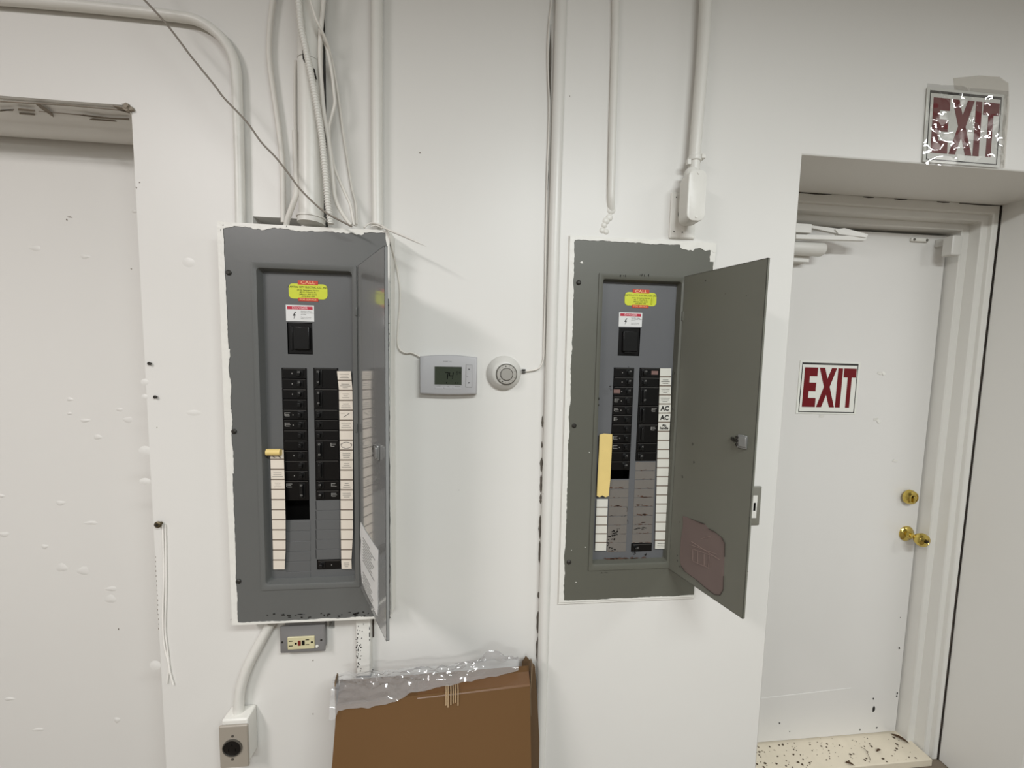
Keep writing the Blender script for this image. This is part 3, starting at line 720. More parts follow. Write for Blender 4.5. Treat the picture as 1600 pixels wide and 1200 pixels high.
# ---------------- right panel
YR = -.026; DR = -.008
xc, xd = avg(at(893, 377, YR).x, at(881, 938, YR).x), avg(at(1113, 382, YR).x, at(1087.5, 932, YR).x)
zt2, zb2 = avg(at(893, 375, YR).z, at(1112, 380, YR).z), avg(at(881, 938, YR).z, at(1088, 932, YR).z)
PR = thing('electrical_panel', 'open olive grey breaker panel set in the wall beside the doorway, rust at its bottom', 'electrical panel', ((xc+xd)/2, YR, zb2))
sr = (avg(at(934.5, 428, YR).x, at(919.5, 891, YR).x), avg(at(1069, 431, YR).x, at(1050, 888, YR).x), avg(at(919, 891, YR).z, at(1049, 887.5, YR).z), avg(at(934, 427, YR).z, at(1069, 431, YR).z))
orr = (avg(at(942, 436, YR).x, at(926, 880, YR).x), avg(at(1062, 440, YR).x, at(1045, 877, YR).x), avg(at(926, 881.5, YR).z, at(1045, 878, YR).z), avg(at(942, 436, YR).z, at(1062, 440, YR).z))
mb = MB(); ol2 = orr
mb.loft([(xc, xd, zb2, zt2, .003, -.0205), (xc, xd, zb2, zt2, .003, YR), (sr[0], sr[1], sr[2], sr[3], .003, YR), (sr[0]+.0008, sr[1]-.0008, sr[2]+.0008, sr[3]-.0008, .003, YR-.0032),
         (ol2[0]-.005, ol2[1]+.005, ol2[2]-.005, ol2[3]+.005, .007, YR-.0032), (ol2[0], ol2[1], ol2[2], ol2[3], .006, YR-.001), (ol2[0]+.004, ol2[1]-.004, ol2[2]+.004, ol2[3]-.004, .005, -.008)])
mb.build('cover', GREYR, PR, smooth=25)
DR = -.008
def rectR(x0, x1, y0, y1, slx=0, Y=DR):
    """slx: how far the column's left edge drifts in pixels between top and bottom (perspective), averaged out"""
    return [at(x0, (y0+y1)/2, Y).x, at(x1, (y0+y1)/2, Y).x, at((x0+x1)/2, y1, Y).z, at((x0+x1)/2, y0, Y).z]
mbR = rectR(966, 1000, 512, 556); lcR = rectR(955.5, 987, 574.5, 748.5); rcR = rectR(996, 1028.5, 574.8, 720.2); rbR = rectR(986, 1018.5, 848.5, 861.5)
mb = MB().plate((orr[0]+.002, orr[1]-.002, orr[2]+.002, orr[3]-.002), [mbR, lcR, rcR, rbR], DR, DR+.0015); mb.build('dead_front', FRONTR, PR)
MB().box(PRH[0]+.004, PRH[1]-.004, .06, .062, PRH[2]+.004, PRH[3]-.004).build('panel_interior', VOID, PR)
x0, x1, z0, z1 = mbR
mbr = MB().box(x0+.001, x1-.001, DR+.002, DR+.022, z0+.001, z1-.001).build('main_breaker', BLACK, PR, bevel=.001)
MB().box(x0+.012, x1-.008, DR-.006, DR+.002, z0+.012, z1-.010).build('handle', BLACK2, mbr, bevel=.002)
MB().box(x0+.018, x1-.012, DR-.0065, DR-.005, z0+.009, z0+.011).build('handle_frame', BLACK2, mbr, bevel=.0003)
p2 = (lcR[3]-lcR[2])/12
for r_, st_ in ((0, 5), (1, 5), (2, 13), (3, 6), (4, 6), (5, 2), (6, 0), (7, 6), (8, 6), (9, 1), (10, 1)):
    make_breaker(PR, lcR[0]+.0006, lcR[1]-.0006, lcR[3]-p2*r_, lcR[3]-p2*(r_+1), DR-.002, 1, 1, st_, rn)
p3 = (rcR[3]-rcR[2])/10
for r_, pl_, st_ in ((0, 1, 9), (1, 1, 1), (2, 2, 1), (4, 2, 2), (6, 2, 2), (8, 1, 1), (9, 1, 1)):
    make_breaker(PR, rcR[0]+.0006, rcR[1]-.0006, rcR[3]-p3*r_, rcR[3]-p3*(r_+pl_), DR-.002, -1, pl_, st_, rn)
make_breaker(PR, rbR[0]+.001, rbR[1]-.001, rbR[3]-.001, rbR[2], DR-.001, -1, 1, 1, rn)
for k in range(8):
    q = rectR(950.5-k*.5, 980.5-k*.5, 750+k*14.05, 750+(k+1)*14.05); q[0], q[1] = lcR[0]+.001, lcR[1]-.001
    MB().box(q[0], q[1], DR-.0010, DR, q[2]+.0008, q[3]-.0004).build('filler_plate', RUSTY, PR, bevel=.0004)
for k in range(9):
    q = rectR(992, 1022, 721.5+k*14.05, 721.5+(k+1)*14.05); q[0], q[1] = rcR[0]+.001, rcR[1]-.001
    MB().box(q[0], q[1], DR-.0010, DR, q[2]+.0008, q[3]-.0004).build('filler_plate', RUSTY, PR, bevel=.0004)
strip(PR, 'label_strip', [(1031.5, 1049, 575.5), (1029.5, 1048, 640), (1028, 1046, 677), (1026.5, 1045, 740), (1025, 1044, 800), (1023.5, 1042, 859.5)], DR-.006, 20, (CARDG, DIVID, INK), 'white label strip with AC written by hand',
      {1: '~', 2: '~', 3: '~', 4: 'AC', 5: 'AC', 6: 'Air|handle', 19: '~'}, rn)
strip(PR, 'label_strip', [(932.4, 949.8, 780), (931, 948.5, 820), (929.8, 947, 862.5)], DR-.006, 6, (CARDG, DIVID, INK), 'short blank white label strip', {}, rn)
mb = MB(); pts = [(937, 679), (944, 677.5), (956.5, 678.5), (956.5, 690), (955, 720), (953.5, 750), (951, 775), (946, 777), (941, 774), (937, 777), (932.5, 775), (934, 740), (936, 705)]
mb.prism([at(p[0], p[1], DR-.009) for p in pts], (0, .0015, 0)); mb.build('yellow_tape_strip', YEL, PR)
ca, cb = at(976, 467, DR), at(1025.5, 467, DR); stickers(PR, ((ca.x+cb.x)/2, at(1001, 467.5, DR).z), cb.x-ca.x, DR-.0008, True)
danger(PR, rectR(966.8, 1003, 488.3, 510.5), DR-.0008)
for px, py in ((904, 441.5), (897, 665), (889, 878)):
    c = at(px, py, YR); MB().lathe([(.0065, 0), (.0065, .002), (.0035, .0045)], c, n=16).build('cover_screw', SCREW, PR)
Y = YR-.0009; mb = MB()
ragged(mb, xc-.010, zt2+.006, xd-.07, zt2+.006, (0, -1), .007, .013, Y, rg)
ragged(mb, xd-.10, zt2+.006, xd+.004, zt2+.006, (0, -1), .008, .032, Y, rg)
ragged(mb, xc-.010, zb2, xc-.010, zt2+.006, (1, 0), .011, .017, Y, rg)
ragged(mb, xd+.003, zt2-.045, xd+.003, zt2+.006, (-1, 0), .006, .020, Y, rg)
ragged(mb, xd+.002, zt2-.09, xd+.002, zt2-.02, (-1, 0), .002, .005, Y, rg)
ragged(mb, xc-.010, zb2-.003, xd, zb2-.003, (0, 1), .003, .007, Y, rg)
c = at(909, 410, Y); blob(mb, c.x, c.z, .005, .0035, Y, rg)
for px, py in ((900, 910), (915, 855), (893, 860), (921, 707)):
    c = at(px, py, Y); blob(mb, c.x, c.z, .0016, .0016, Y, rg)
mb.build('white_paint_edge', WHITE2, PR)
mb = MB().plate((xc-.012, xd+.003, zb2-.012, zt2+.008), [(PRH[0]-.03, PRH[1]+.03, PRH[2]-.03, PRH[3]+.03)], -.0235, -.0200); mb.build('caulk_bead', WHITE2, PR, bevel=.0015)
# flakes, rust and dark chips inside the recess
mb = MB()
for px, py, a_, b_, n_ in ((960, 832, 5, 4, 9), (956, 840, 5, 4, 10), (951, 846, 4, 3, 6), (966, 828, 2, 2, 4), (955, 857, 6, 3.2, 4), (950, 853, 2, 3, 3), (990, 865, 4, 2.5, 4), (1010, 866, 3, 3, 4), (981, 815, .8, 3, 4), (980, 796, .8, 4, 4), (975, 806, 4, .6, 3), (957, 806, 4, .6, 3), (975, 834, 3, .8, 3), (1000, 826, 8, 2, 8)):
    for k in range(n_):
        c = at(px+rg.uniform(-a_, a_), py+rg.uniform(-b_, b_), DR-.0012); blob(mb, c.x, c.z, a_*.0007, b_*.0007, DR-.0014, rg)
mb.build('dark_flake', CHIP, PR, kind='stuff')
mb = MB()
for px, py, a_, b_, n_ in ((975, 876, 30, 1.5, 22), (972, 873, 18, 1.5, 12), (1002, 776, 8, 1, 6), (1002, 790, 8, 1, 5), (1002, 804, 10, 1, 6), (1000, 818, 6, 2, 5), (963, 762, 10, 1, 5), (963, 791, 8, 1, 5), (1010, 872, 12, 1.5, 6)):
    for k in range(n_):
        c = at(px+rg.uniform(-a_, a_), py+rg.uniform(-b_, b_), DR-.0012); blob(mb, c.x, c.z, rg.uniform(.003, .009), .0016, DR-.0013, rg)
for k in range(60):
    px = rg.uniform(930, 1042); c = at(px, 877.5+rg.uniform(-1.5, 2)-(px-930)*.02, DR-.0012); blob(mb, c.x, c.z, rg.uniform(.003, .012), rg.uniform(.001, .0026), DR-.0016-.0002*(k % 4), rg)
for k in range(40):
    px = rg.uniform(945, 1010); c = at(px, 873+rg.uniform(-1.5, 1.5), DR-.0012); blob(mb, c.x, c.z, rg.uniform(.003, .012), rg.uniform(.001, .003), DR-.0016-.0002*(k % 4), rg)
for k in range(9):
    for q in range(5):
        px = 1007-k*.5+rg.uniform(-13, 13); c = at(px, 735.5+k*14.05-rg.uniform(0, 1.6), DR-.0012); blob(mb, c.x, c.z, rg.uniform(.002, .007), .0008, DR-.0014, rg)
        px = 966-k*.5+rg.uniform(-13, 13); c = at(px, 764+min(k, 7)*14.05-rg.uniform(0, 1.6), DR-.0012)
        if q < 3: blob(mb, c.x, c.z, rg.uniform(.002, .006), .0007, DR-.0014, rg)
mb.build('rust_stain', RUST, PR, kind='stuff')
mb = MB()
for i in range(30):
    px, py, sx, sy = rg.choice([(1053, 590, 1, 12), (1051, 650, 1, 12), (940, 600, .6, 30), (936, 640, .6, 30), (954, 606, 2, 4), (960, 573.5, 30, .8), (1053, 830, 1, 10), (976, 431, 12, .6), (1006, 430, 8, .6), (1057, 875, 1, 6), (945, 894, 12, 1)])
    c = at(px+rg.uniform(-sx, sx), py+rg.uniform(-sy, sy), YR-.003); blob(mb, c.x, c.z, rg.uniform(.0006, .0018), rg.uniform(.001, .004), YR-.0042, rg)
mb.build('chipped_paint_spot', CHIP, PR, kind='stuff')
for py in (494, 666):
    c = at(1068-(py-430)*.032, py, YR); MB().box(c.x-.003, c.x+.001, YR-.007, YR-.003, c.z-.013, c.z+.013).build('hinge', CHIP if py > 600 else GREYR, PR, bevel=.001)
PRh = (.569, YR-.004); PRo = (.638, -.245)
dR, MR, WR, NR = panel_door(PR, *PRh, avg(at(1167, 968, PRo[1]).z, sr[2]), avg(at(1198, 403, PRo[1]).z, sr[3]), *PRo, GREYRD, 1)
latch(dR, MR, NR, (1160, 690))
pts = [(1067, 806), (1078, 810), (1090, 815), (1101, 819), (1107, 826), (1118, 832), (1128, 840), (1132.5, 849), (1132, 870), (1130.5, 900), (1130, 921), (1125, 930), (1116, 929), (1104, 920), (1088, 906), (1070, 893), (1064, 884), (1062, 870), (1064, 840), (1067, 822)]
mb = MB(); mb.prism([onD(MR, NR, *p) for p in pts], -NR*.0008); lb = mb.build('faded_chart_paper', BMASK, dR)
mb = MB()
def qd(a, b, wdt, off=.0022):
    mb.tube([onD(MR, NR, *a, off), onD(MR, NR, *b, off)], wdt, 4)
for a, b in (((1078, 851), (1120, 866)), ((1083, 858), (1112, 868)), ((1082, 858), (1082, 876)), ((1090, 861), (1090, 880)), ((1108, 868), (1107, 886)), ((1100, 866), (1100, 884)), ((1083, 877), (1108, 888)), ((1095, 842), (1110, 838)), ((1080, 846), (1125, 875))):
    qd(a, b, .0006)
mb.build('faded_diagram', mat('pale pinkish print', (150, 130, 122), .6), lb)
mb = MB()
ring_ = pts+[pts[0]]
for a, b in list(zip(ring_, ring_[1:]))[1:17]:
    if rg.random() < .8: qd(a, b, rg.uniform(.0004, .0012))
mb.build('torn_dark_edge', mat('dark torn edge', (62, 54, 48), .8), lb)
mb = MB()
for px, py, s_ in ((1058, 868, 2), (1058, 876, 2), (1061, 885, 2), (1082, 694, 3), (1084, 722, 2.5), (1066, 745, 3), (1062, 816, 1.6), (1102, 438, 2), (1133, 459, 1), (1166, 462, 1), (1171, 809, 1.5), (1168, 893, 1)):
    p = local(MR, onD(MR, NR, px, py)); pts_ = []
    for k in range(7):
        a = 2*math.pi*k/7; q = rg.uniform(.4, 1)*s_*.0013; pts_.append(MR @ Vector((p.x+q*math.cos(a), -.0006 if False else .0-.0006, p.z+q*math.sin(a)*1.4)))
    mb.prism(pts_, -NR*.0004)
mb.build('scuff_mark', mat('soft dark scuff', (80, 79, 72), .7), dR)

# ------------------------------------------------------------------ pipes and cables
def cable(name, label, cat, pts, r, Y, m, n=6, seg=12, group=None, ext=None):
    mb = MB(); mb.tube(pxpath(pts, Y, n), r, seg); o = mb.build(name, m, None, smooth=60); return tag(o, label, cat, group)
top = -14
cable('conduit', 'white conduit bending from the top left corner down to the left panel', 'conduit', [(-40, -3), (0, -1), (150, 12), (270, 25), (312, 34), (343, 56), (361, 82), (369, 110), (371, 150), (374, 250), (376, 352)], .0112, -.014, PIPEW, 8, 16)
cable('cable', 'white painted cable hanging clear between the bent conduit and the thick pipe', 'cable', [(429, top), (424, 20), (420.5, 60), (421, 95), (426, 135), (434, 190), (440, 240), (442, 280), (443, 348)], .0062, -.012, CABLEW)
mb = MB(); x = at(487, 270, -.034).x
mb.tube([at(486.5, 346, -.034), at(486.5, 200, -.034), at(484.5, 100, -.034)], .0275, 28)
q_ = at(486, top-15, -.034); mb.tube([at(484.5, 99, -.034), q_, Vector((q_.x+.004, q_.y, 2.972))], .0275, 28)
o = mb.build('pipe_run', PIPEW, None, smooth=50)
big = thing('thick_pipe', 'thickest white pipe coming down into the top of the left panel', 'pipe', at(487, 346, -.034))
bpy.data.objects.remove(o)
mb.build('pipe', PIPEW, big, smooth=50)
MB().tube([at(486.5, 350, -.034), at(486.5, 341, -.034)], .031, 28).tube([at(486.5, 342, -.034), at(486.5, 339.5, -.034)], .033, 28).build('pipe_connector', PIPEW, big)
mb = MB(); P_ = [at(*p, -.0620) for p in ((472, 77), (475, 78), (478, 92), (476, 98), (473, 92))]; mb.prism(P_, (0, .004, 0))
P_ = [at(*p, -.0620) for p in ((489, 106), (491, 107), (494, 122), (492, 122))]; mb.prism(P_, (0, .004, 0)); mb.build('open_joint', CHIP, big)
# armoured flexible conduit: ribbed
base = pxpath([(465, top), (468, 15), (471, 45), (478, 78), (485, 112), (495, 165), (503, 215), (506, 245), (509.5, 280), (512.5, 320), (517, 350)], -.072, 24)
L_ = [0]
for a, b in zip(base, base[1:]): L_.append(L_[-1]+(b-a).length)
mb = MB(); n_ = int(L_[-1]/.0012); pts = []; rr = []; j = 0
for i in range(n_+1):
    s_ = L_[-1]*i/n_
    while j < len(L_)-2 and L_[j+1] < s_: j += 1
    t = (s_-L_[j])/max(1e-9, L_[j+1]-L_[j]); pts.append(base[j].lerp(base[j+1], t)); rr.append(.0068+.0011*math.sin(2*math.pi*s_/.0062))
mb.tube(pts, rr, 12); tag(mb.build('flexible_conduit', PIPEW, None, smooth=80), 'ribbed white flexible conduit running down across the thick pipe', 'conduit')
cable('cable', 'flat white cable running down just right of the ribbed conduit to the panel', 'cable', [(507, top), (503, 30), (500.5, 60), (500, 90), (502, 130), (506, 175), (512, 210), (517, 245), (521, 285), (524, 310), (534, 332), (548, 352)], .0048, -.055, CABLEW)
cable('cable', 'white cable crossing over the dark wall slit and bulging out to the right', 'cable', [(477, top), (482, 10), (490, 33), (502, 55), (511, 78), (518, 110), (522, 145), (523, 163), (518, 182), (514, 200), (516, 230), (522, 260), (532, 285), (541, 305), (548, 322), (553, 352)], .0036, -.045, CABLEW)
cable('cable', 'thin white cable curving away to the right of the dark slit', 'cable', [(481, top, -.078), (494, 30, -.078), (508, 60, -.06), (520, 100, -.03), (530, 160, -.012), (538, 220), (549, 290), (556, 320), (557, 350)], .003, -.008, CABLEW)
cable('cable', 'short white cable kinking to the left from behind the thick pipe', 'cable', [(461, 205, -.004), (462, 240, -.010), (463, 275, -.03), (463, 300, -.045), (458, 318, -.05), (450, 340, -.045), (447, 354, -.04)], .0062, -.03, CABLEW)
cable('cable', 'white cable close along the left side of the thick pipe', 'cable', [(462, 95), (461, 130), (461, 170), (462, 215)], .0035, -.002, CABLEW)
cable('conduit', 'straight white conduit going down behind the right corner of the left panel', 'conduit', [(589, top), (589, 100), (589, 250), (590, 352)], .0138, -.017, PIPEW, 3, 20)
# sagging thin wire
pw = [(214, -12), (240, 15), (262, 40), (285, 70), (300, 90), (335, 133), (350, 153), (385, 190), (408, 222), (430, 245), (450, 270), (466, 292), (485, 312), (510, 333), (550, 354)]
cable('wire', 'thin greyish wire sagging diagonally across the pipes to the left panel', 'wire', pw, .0021, -.105, WIREG, 5, 8)
mb = MB(); 
mb.tube(smooth_path([at(569, 356, -.05), at(576, 350, -.04), at(586, 349, -.045), at(597, 353, -.056), at(603, 357, -.064)]), .0022, 8)
mb.tube(smooth_path([at(580, 354, -.05), at(588, 352.5, -.05), at(598, 357, -.06)]), .0018, 8)
mb.tube(smooth_path([at(598, 355.5, -.064), at(611, 361, -.078), at(635, 371, -.088), at(666, 385, -.095)], 6), [.0026]*13+[.0024, .0021, .0017, .0012, .0007, .0004], 8)
tag(mb.build('wire', CABLEW, None, smooth=60), 'stiff white wire end poking out to the right from the panel top', 'wire')
cable('thermostat_wire', 'thin white wire dropping from the panel corner to the digital thermostat', 'wire', [(604, 357, -.063), (609, 372, -.064), (611, 385, -.05), (616, 403, -.02), (621, 422, -.007), (625, 452, -.006), (625, 475), (623, 500), (621, 530), (624, 545), (634, 551.5), (642, 551), (650, 554), (660, 560)], .0020, -.006, CABLEW, 6, 8)
cable('thermostat_wire', 'thin white wire running down the torn corner joint to the round thermostat', 'wire', [(863, top), (861, 8), (858, 35), (856, 70), (856.5, 120), (858, 160), (857, 215), (855, 270), (853.5, 340), (852.5, 400), (851.5, 470), (850, 530), (849.5, 558), (845, 572), (837, 577.5), (822, 580)], .0021, -.006, CABLEW, 6, 8)
mb = MB(); mb.tube(pxpath([(961.5, top), (961.5, 40), (960, 105), (957.5, 190), (955.5, 280), (954.8, 312, -.024), (954.5, 330, -.014)], -.026, 5), .0098, 16); tag(mb.build('conduit', PIPEW, None, smooth=60), 'white conduit ending in the plaster above the right panel', 'conduit')
mb = MB()
for px, py, s_ in ((955, 328, 6), (952, 340, 5), (947, 345, 5), (944, 352, 4), (941, 360, 4), (947, 362, 4)):
    c = at(px, py, -.02); mb.lathe([(s_*.0021, 0), (s_*.0018, .002), (s_*.0009, .0038)], c+Vector((0, .0005, 0)), n=12)
struct(mb, 'trim_12', WHITE2)
kp = [(1103, top), (1099, 70), (1092.5, 155), (1086, 235), (1083.5, 275)]
cable('conduit', 'white conduit running down to the fitting above the right panel', 'conduit', kp, .0148, -.045, PIPEW, 5, 20)
c = at(1085, 250, -.045)
MB().lathe([(.0155, -.006), (.0185, -.004), (.0185, .006), (.0155, .008)], c, (0.05, 0, 1), 20).box(c.x-.030, c.x-.014, -.040, -.026, c.z-.012, c.z+.006).box(c.x+.014, c.x+.026, -.060, -.030, c.z-.001, c.z+.010)
mb = MB().lathe([(.0155, -.006), (.0178, -.004), (.0178, .006), (.0155, .008)], c, (0.05, 0, 1), 20); mb.box(c.x-.024, c.x-.014, -.056, -.046, c.z-.017, c.z-.003); mb.box(c.x+.012, c.x+.022, -.060, -.046, c.z-.001, c.z+.010)
tag(mb.build('conduit_strap', PIPEW, None, bevel=.001), 'painted strap clamp around the conduit above its fitting', 'pipe clamp')
# angled conduit body with cover, over a wall plate
cb_ = thing('conduit_fitting', 'white right angle conduit fitting with oblong cover above the right panel', 'conduit fitting', at(1083, 345, -.05))
FY = -.090
a, b = at(1075, 305, FY), at(1103, 305, FY); zt_, zb_ = at(1089, 265, FY).z, at(1089, 345, FY).z
x0, x1 = a.x, b.x; 
mb = MB(); mb.loft([(x0+.002, x1-.002, zb_+.002, zt_-.002, .016, -.045), (x0, x1, zb_, zt_, .017, -.052), (x0, x1, zb_, zt_, .017, FY+.002), (x0+.001, x1-.001, zb_+.001, zt_-.001, .016, FY+.0015)], cap0=True, cap1=True)
cx_ = (x0+x1)/2
mb.tube([Vector((at(1083, 262, -.06).x, -.050, zt_+.012)), Vector((cx_, -.062, zt_-.012))], .0165, 20)
mb.build('fitting_body', PIPEW, cb_, smooth=45)
MB().loft([(x0+.0005, x1-.0005, zb_+.0005, zt_-.0005, .0165, FY+.0018), (x0+.0005, x1-.0005, zb_+.0005, zt_-.0005, .0165, FY), (x0+.003, x1-.003, zb_+.003, zt_-.003, .014, FY-.001)], cap1=True).build('fitting_cover', PIPEW, cb_)
for z in (zt_-.009, zb_+.009): MB().lathe([(.003, 0), (.0025, .0016)], (cx_, FY-.001, z), n=12).build('screw', PIPEW, cb_)
pc = at(1069, 336, -.026)
mb = MB().tube([Vector((cx_-.002, -.062, zb_+.018)), Vector((pc.x+.004, -.024, pc.z))], .0160, 20); mb.build('nipple', PIPEW, cb_, smooth=50)
pl = thing('wall_plate', 'white painted cover plate behind the conduit fitting', 'wall plate', at(1066, 372, -.022))
a, b, c, d = at(1050, 299, -.024), at(1088, 303, -.024), at(1045, 372, -.024), at(1086, 374, -.024)
x0, x1, z0, z1 = (a.x+c.x)/2, (b.x+d.x)/2, (c.z+d.z)/2, (a.z+b.z)/2
MB().loft([(x0, x1, z0, z1, .003, -.0200), (x0, x1, z0, z1, .003, -.0235), (x0+.003, x1-.003, z0+.003, z1-.003, .003, -.0262)], cap1=True).build('plate', WHITE2, pl)
MB().lathe([(.0195, 0), (.0195, .0005)], (pc.x+.002, -.0262, pc.z+.001), n=28).build('plate_hole', VOID, pl)
for px, py in ((1057, 308), (1053, 362), (1066, 363)):
    q = at(px, py, -.0262); MB().lathe([(.0018, 0), (.0016, .0005)], q, n=10).build('screw_hole' if px != 1066 else 'screw', CHIP, pl)

# ------------------------------------------------------------------ thermostats
TY = -.024
a, b, c, d = at(655, 558, TY), at(745.5, 557, TY), at(656, 614, TY), at(745, 617, TY)
x0, x1, z0, z1 = avg(a.x, c.x), avg(b.x, d.x), avg(c.z, d.z), avg(a.z, b.z)
th = thing('thermostat', 'rectangular white digital thermostat with dark screen showing 74', 'thermostat', ((x0+x1)/2, 0, z0))
mb = MB(); n = 16
def arch(ins, y):
    P_ = []
    X0, X1, Z0, Z1 = x0+ins, x1-ins, z0+ins, z1-ins
    for i in range(n+1):
        u = i/n; P_.append(Vector((X0+(X1-X0)*u, y, Z1+.005*math.sin(math.pi*u))))
    for i in range(n+1):
        u = 1-i/n; P_.append(Vector((X0+(X1-X0)*u, y, Z0-.0025*math.sin(math.pi*u))))
    return P_
lp = [arch(0, -.0005), arch(0, TY+.004), arch(.0015, TY+.0008), arch(.004, TY)]; nn = len(lp[0])
mb.add([v for l in lp for v in l], [(i*nn+k, (i+1)*nn+k, (i+1)*nn+(k+1) % nn, i*nn+(k+1) % nn) for i in range(3) for k in range(nn)]+[tuple(3*nn+k for k in range(nn))])
mb.build('thermostat_case', THERM, th, smooth=50)
sc_ = [at(679, 587, TY).x, at(721.5, 587, TY).x, at(700, 601, TY).z, at(700, 573, TY).z]
W_, H_ = sc_[1]-sc_[0], sc_[3]-sc_[2]
MB().loft([(sc_[0]-.0022, sc_[1]+.0022, sc_[2]-.0022, sc_[3]+.0022, .002, TY), (sc_[0]-.0016, sc_[1]+.0016, sc_[2]-.0016, sc_[3]+.0016, .002, TY-.0008), (sc_[0], sc_[1], sc_[2], sc_[3], .0006, TY-.0008), (sc_[0], sc_[1], sc_[2], sc_[3], .0006, TY-.0002)]).build('screen_bezel', THERM, th)
scr = MB().box(sc_[0], sc_[1], TY-.0004, TY, sc_[2], sc_[3]).build('screen', LCD, th)
def seg7(mb, ch, x, z, w, h, y, t=.001):
    S = {'7': 'abc', '4': 'fgbc', '5': 'afgcd', '8': 'abcdefg'}[ch]
    sl_ = .12*w
    G = {'a': (0, h, w, h), 'g': (0, h/2, w, h/2), 'd': (0, 0, w, 0), 'f': (0, h/2, 0, h), 'e': (0, 0, 0, h/2), 'b': (w, h/2, w, h), 'c': (w, 0, w, h/2)}
    for s_ in S:
        a, b, c, d = G[s_]; p = Vector((x+a+b*.12, y, z+b)); q = Vector((x+c+d*.12, y, z+d)); mb.tube([p, q], t, 4)
mb = MB(); 
seg7(mb, '7', sc_[0]+W_*.36, sc_[2]+H_*.31, W_*.11, H_*.38, TY-.0006, .0012); seg7(mb, '4', sc_[0]+W_*.53, sc_[2]+H_*.31, W_*.13, H_*.38, TY-.0006, .0012)
seg7(mb, '5', sc_[0]+W_*.80, sc_[2]+H_*.58, W_*.05, H_*.17, TY-.0004, .0005); seg7(mb, '4', sc_[0]+W_*.89, sc_[2]+H_*.58, W_*.055, H_*.17, TY-.0004, .0005)
for u in (.44, .77, .86): mb.box(sc_[0]+W_*u-.0008, sc_[0]+W_*u+.0008, TY-.0006, TY-.0003, sc_[2]+H_*.06, sc_[2]+H_*.14)
mb.build('display_digit', LCDK, scr)
bt = [at(728, 587, TY).x, at(737.5, 587, TY).x, at(732, 605, TY).z, at(732, 570, TY).z]
btn = MB().loft([(bt[0], bt[1], bt[2], bt[3], .0008, TY), (bt[0]+.0004, bt[1]-.0004, bt[2]+.0004, bt[3]-.0004, .0008, TY-.0009)], cap1=True).build('button_strip', THERM, th)
mb = MB(); cx_ = (bt[0]+bt[1])/2; hh = bt[3]-bt[2]; u = .0026
mb.xz([(cx_-u, bt[3]-hh*.22), (cx_+u, bt[3]-hh*.22), (cx_, bt[3]-hh*.22+u*1.5)], TY-.0012, .0003); mb.xz([(cx_-u, bt[2]+hh*.22), (cx_, bt[2]+hh*.22-u*1.5), (cx_+u, bt[2]+hh*.22)], TY-.0012, .0003)
mb.build('arrow_mark', SIGNB, btn)
mb = MB(); mb.plate((bt[0]-.0006, bt[1]+.0006, bt[2]-.0006, bt[3]+.0006), [(bt[0], bt[1], bt[2], bt[3])], TY-.0002, TY); mb.build('button_groove', INKG, th)
MB().tube([(bt[0]+.001, TY-.001, (bt[2]+bt[3])/2+.001), (bt[0]+.006, TY-.002, (bt[2]+bt[3])/2+.0005)], .0012, 8).build('button_tab', THERM, btn)
mb = MB(); k = at(700, 565, TY); 
text(mb, 'SMART', k.x-.006, k.z, .0042, TY-.0003); text(mb, 'stat', k.x+.0068, k.z, .0038, TY-.0003)
for i, s_ in enumerate(('SYSTEM', 'FAN', 'PROGRAM')): text(mb, s_, sc_[0]+W_*(.15+.35*i), sc_[2]-.0042, .0028, TY-.0003)
mb.build('case_lettering', INKG, th)
for i in range(3): MB().loft([(sc_[0]+W_*(.33*i+.02), sc_[0]+W_*(.33*i+.31), sc_[2]-.0115, sc_[2]-.0075, .001, TY), (sc_[0]+W_*(.33*i+.03), sc_[0]+W_*(.33*i+.30), sc_[2]-.011, sc_[2]-.008, .001, TY-.001)], cap1=True).build('button', THERM, th)
c = at(787.5, 583, -.012); c.y = 0
rt_ = thing('thermostat', 'round white dial thermostat mounted right of the digital one', 'thermostat', c)
mb = MB(); mb.lathe([(.047, 0), (.0475, .004), (.046, .008), (.0415, .014), (.034, .022), (.030, .025)], c, n=48); mb.build('round_case', THERM2, rt_, smooth=40)
c2 = at(791.5, 585, -.028); c2.y = 0
MB().lathe([(.0262, .0225), (.0262, .0285), (.0250, .030), (.0175, .0305), (.0175, .027)], c2, n=40).build('dial_ring', THERMG, rt_)
MB().lathe([(.0285, .020), (.0290, .0250), (.0280, .0272)], c2, n=40).build('dial_gap', mat('dark dial gap', (84, 82, 74), .5), rt_)
MB().lathe([(.0160, .026), (.0160, .0325), (.0145, .034)], c2, n=32).build('dial_cap', THERMC, rt_)
mb = MB()
for a in range(0, 360, 24):
    if 150 < a < 215: continue
    p = c2+Vector((.0222*math.cos(R(a)), -.0312, .0222*math.sin(R(a)))); rr_ = .0018 if a in (216, 240, 96) else .0007
    mb.lathe([(rr_, 0), (rr_*.9, .0004)], p, n=8)
mb.build('dial_mark', SIGNB, rt_)
mb = MB(); c = at(819, 580, -.006)
for k in (-.0042, .0015, .0045): mb.box(c.x-.006, c.x+.004, -.007, -.0005, c.z+k-.0009, c.z+k+.0009)
mb.build('wire_clip', SIGNB, rt_)

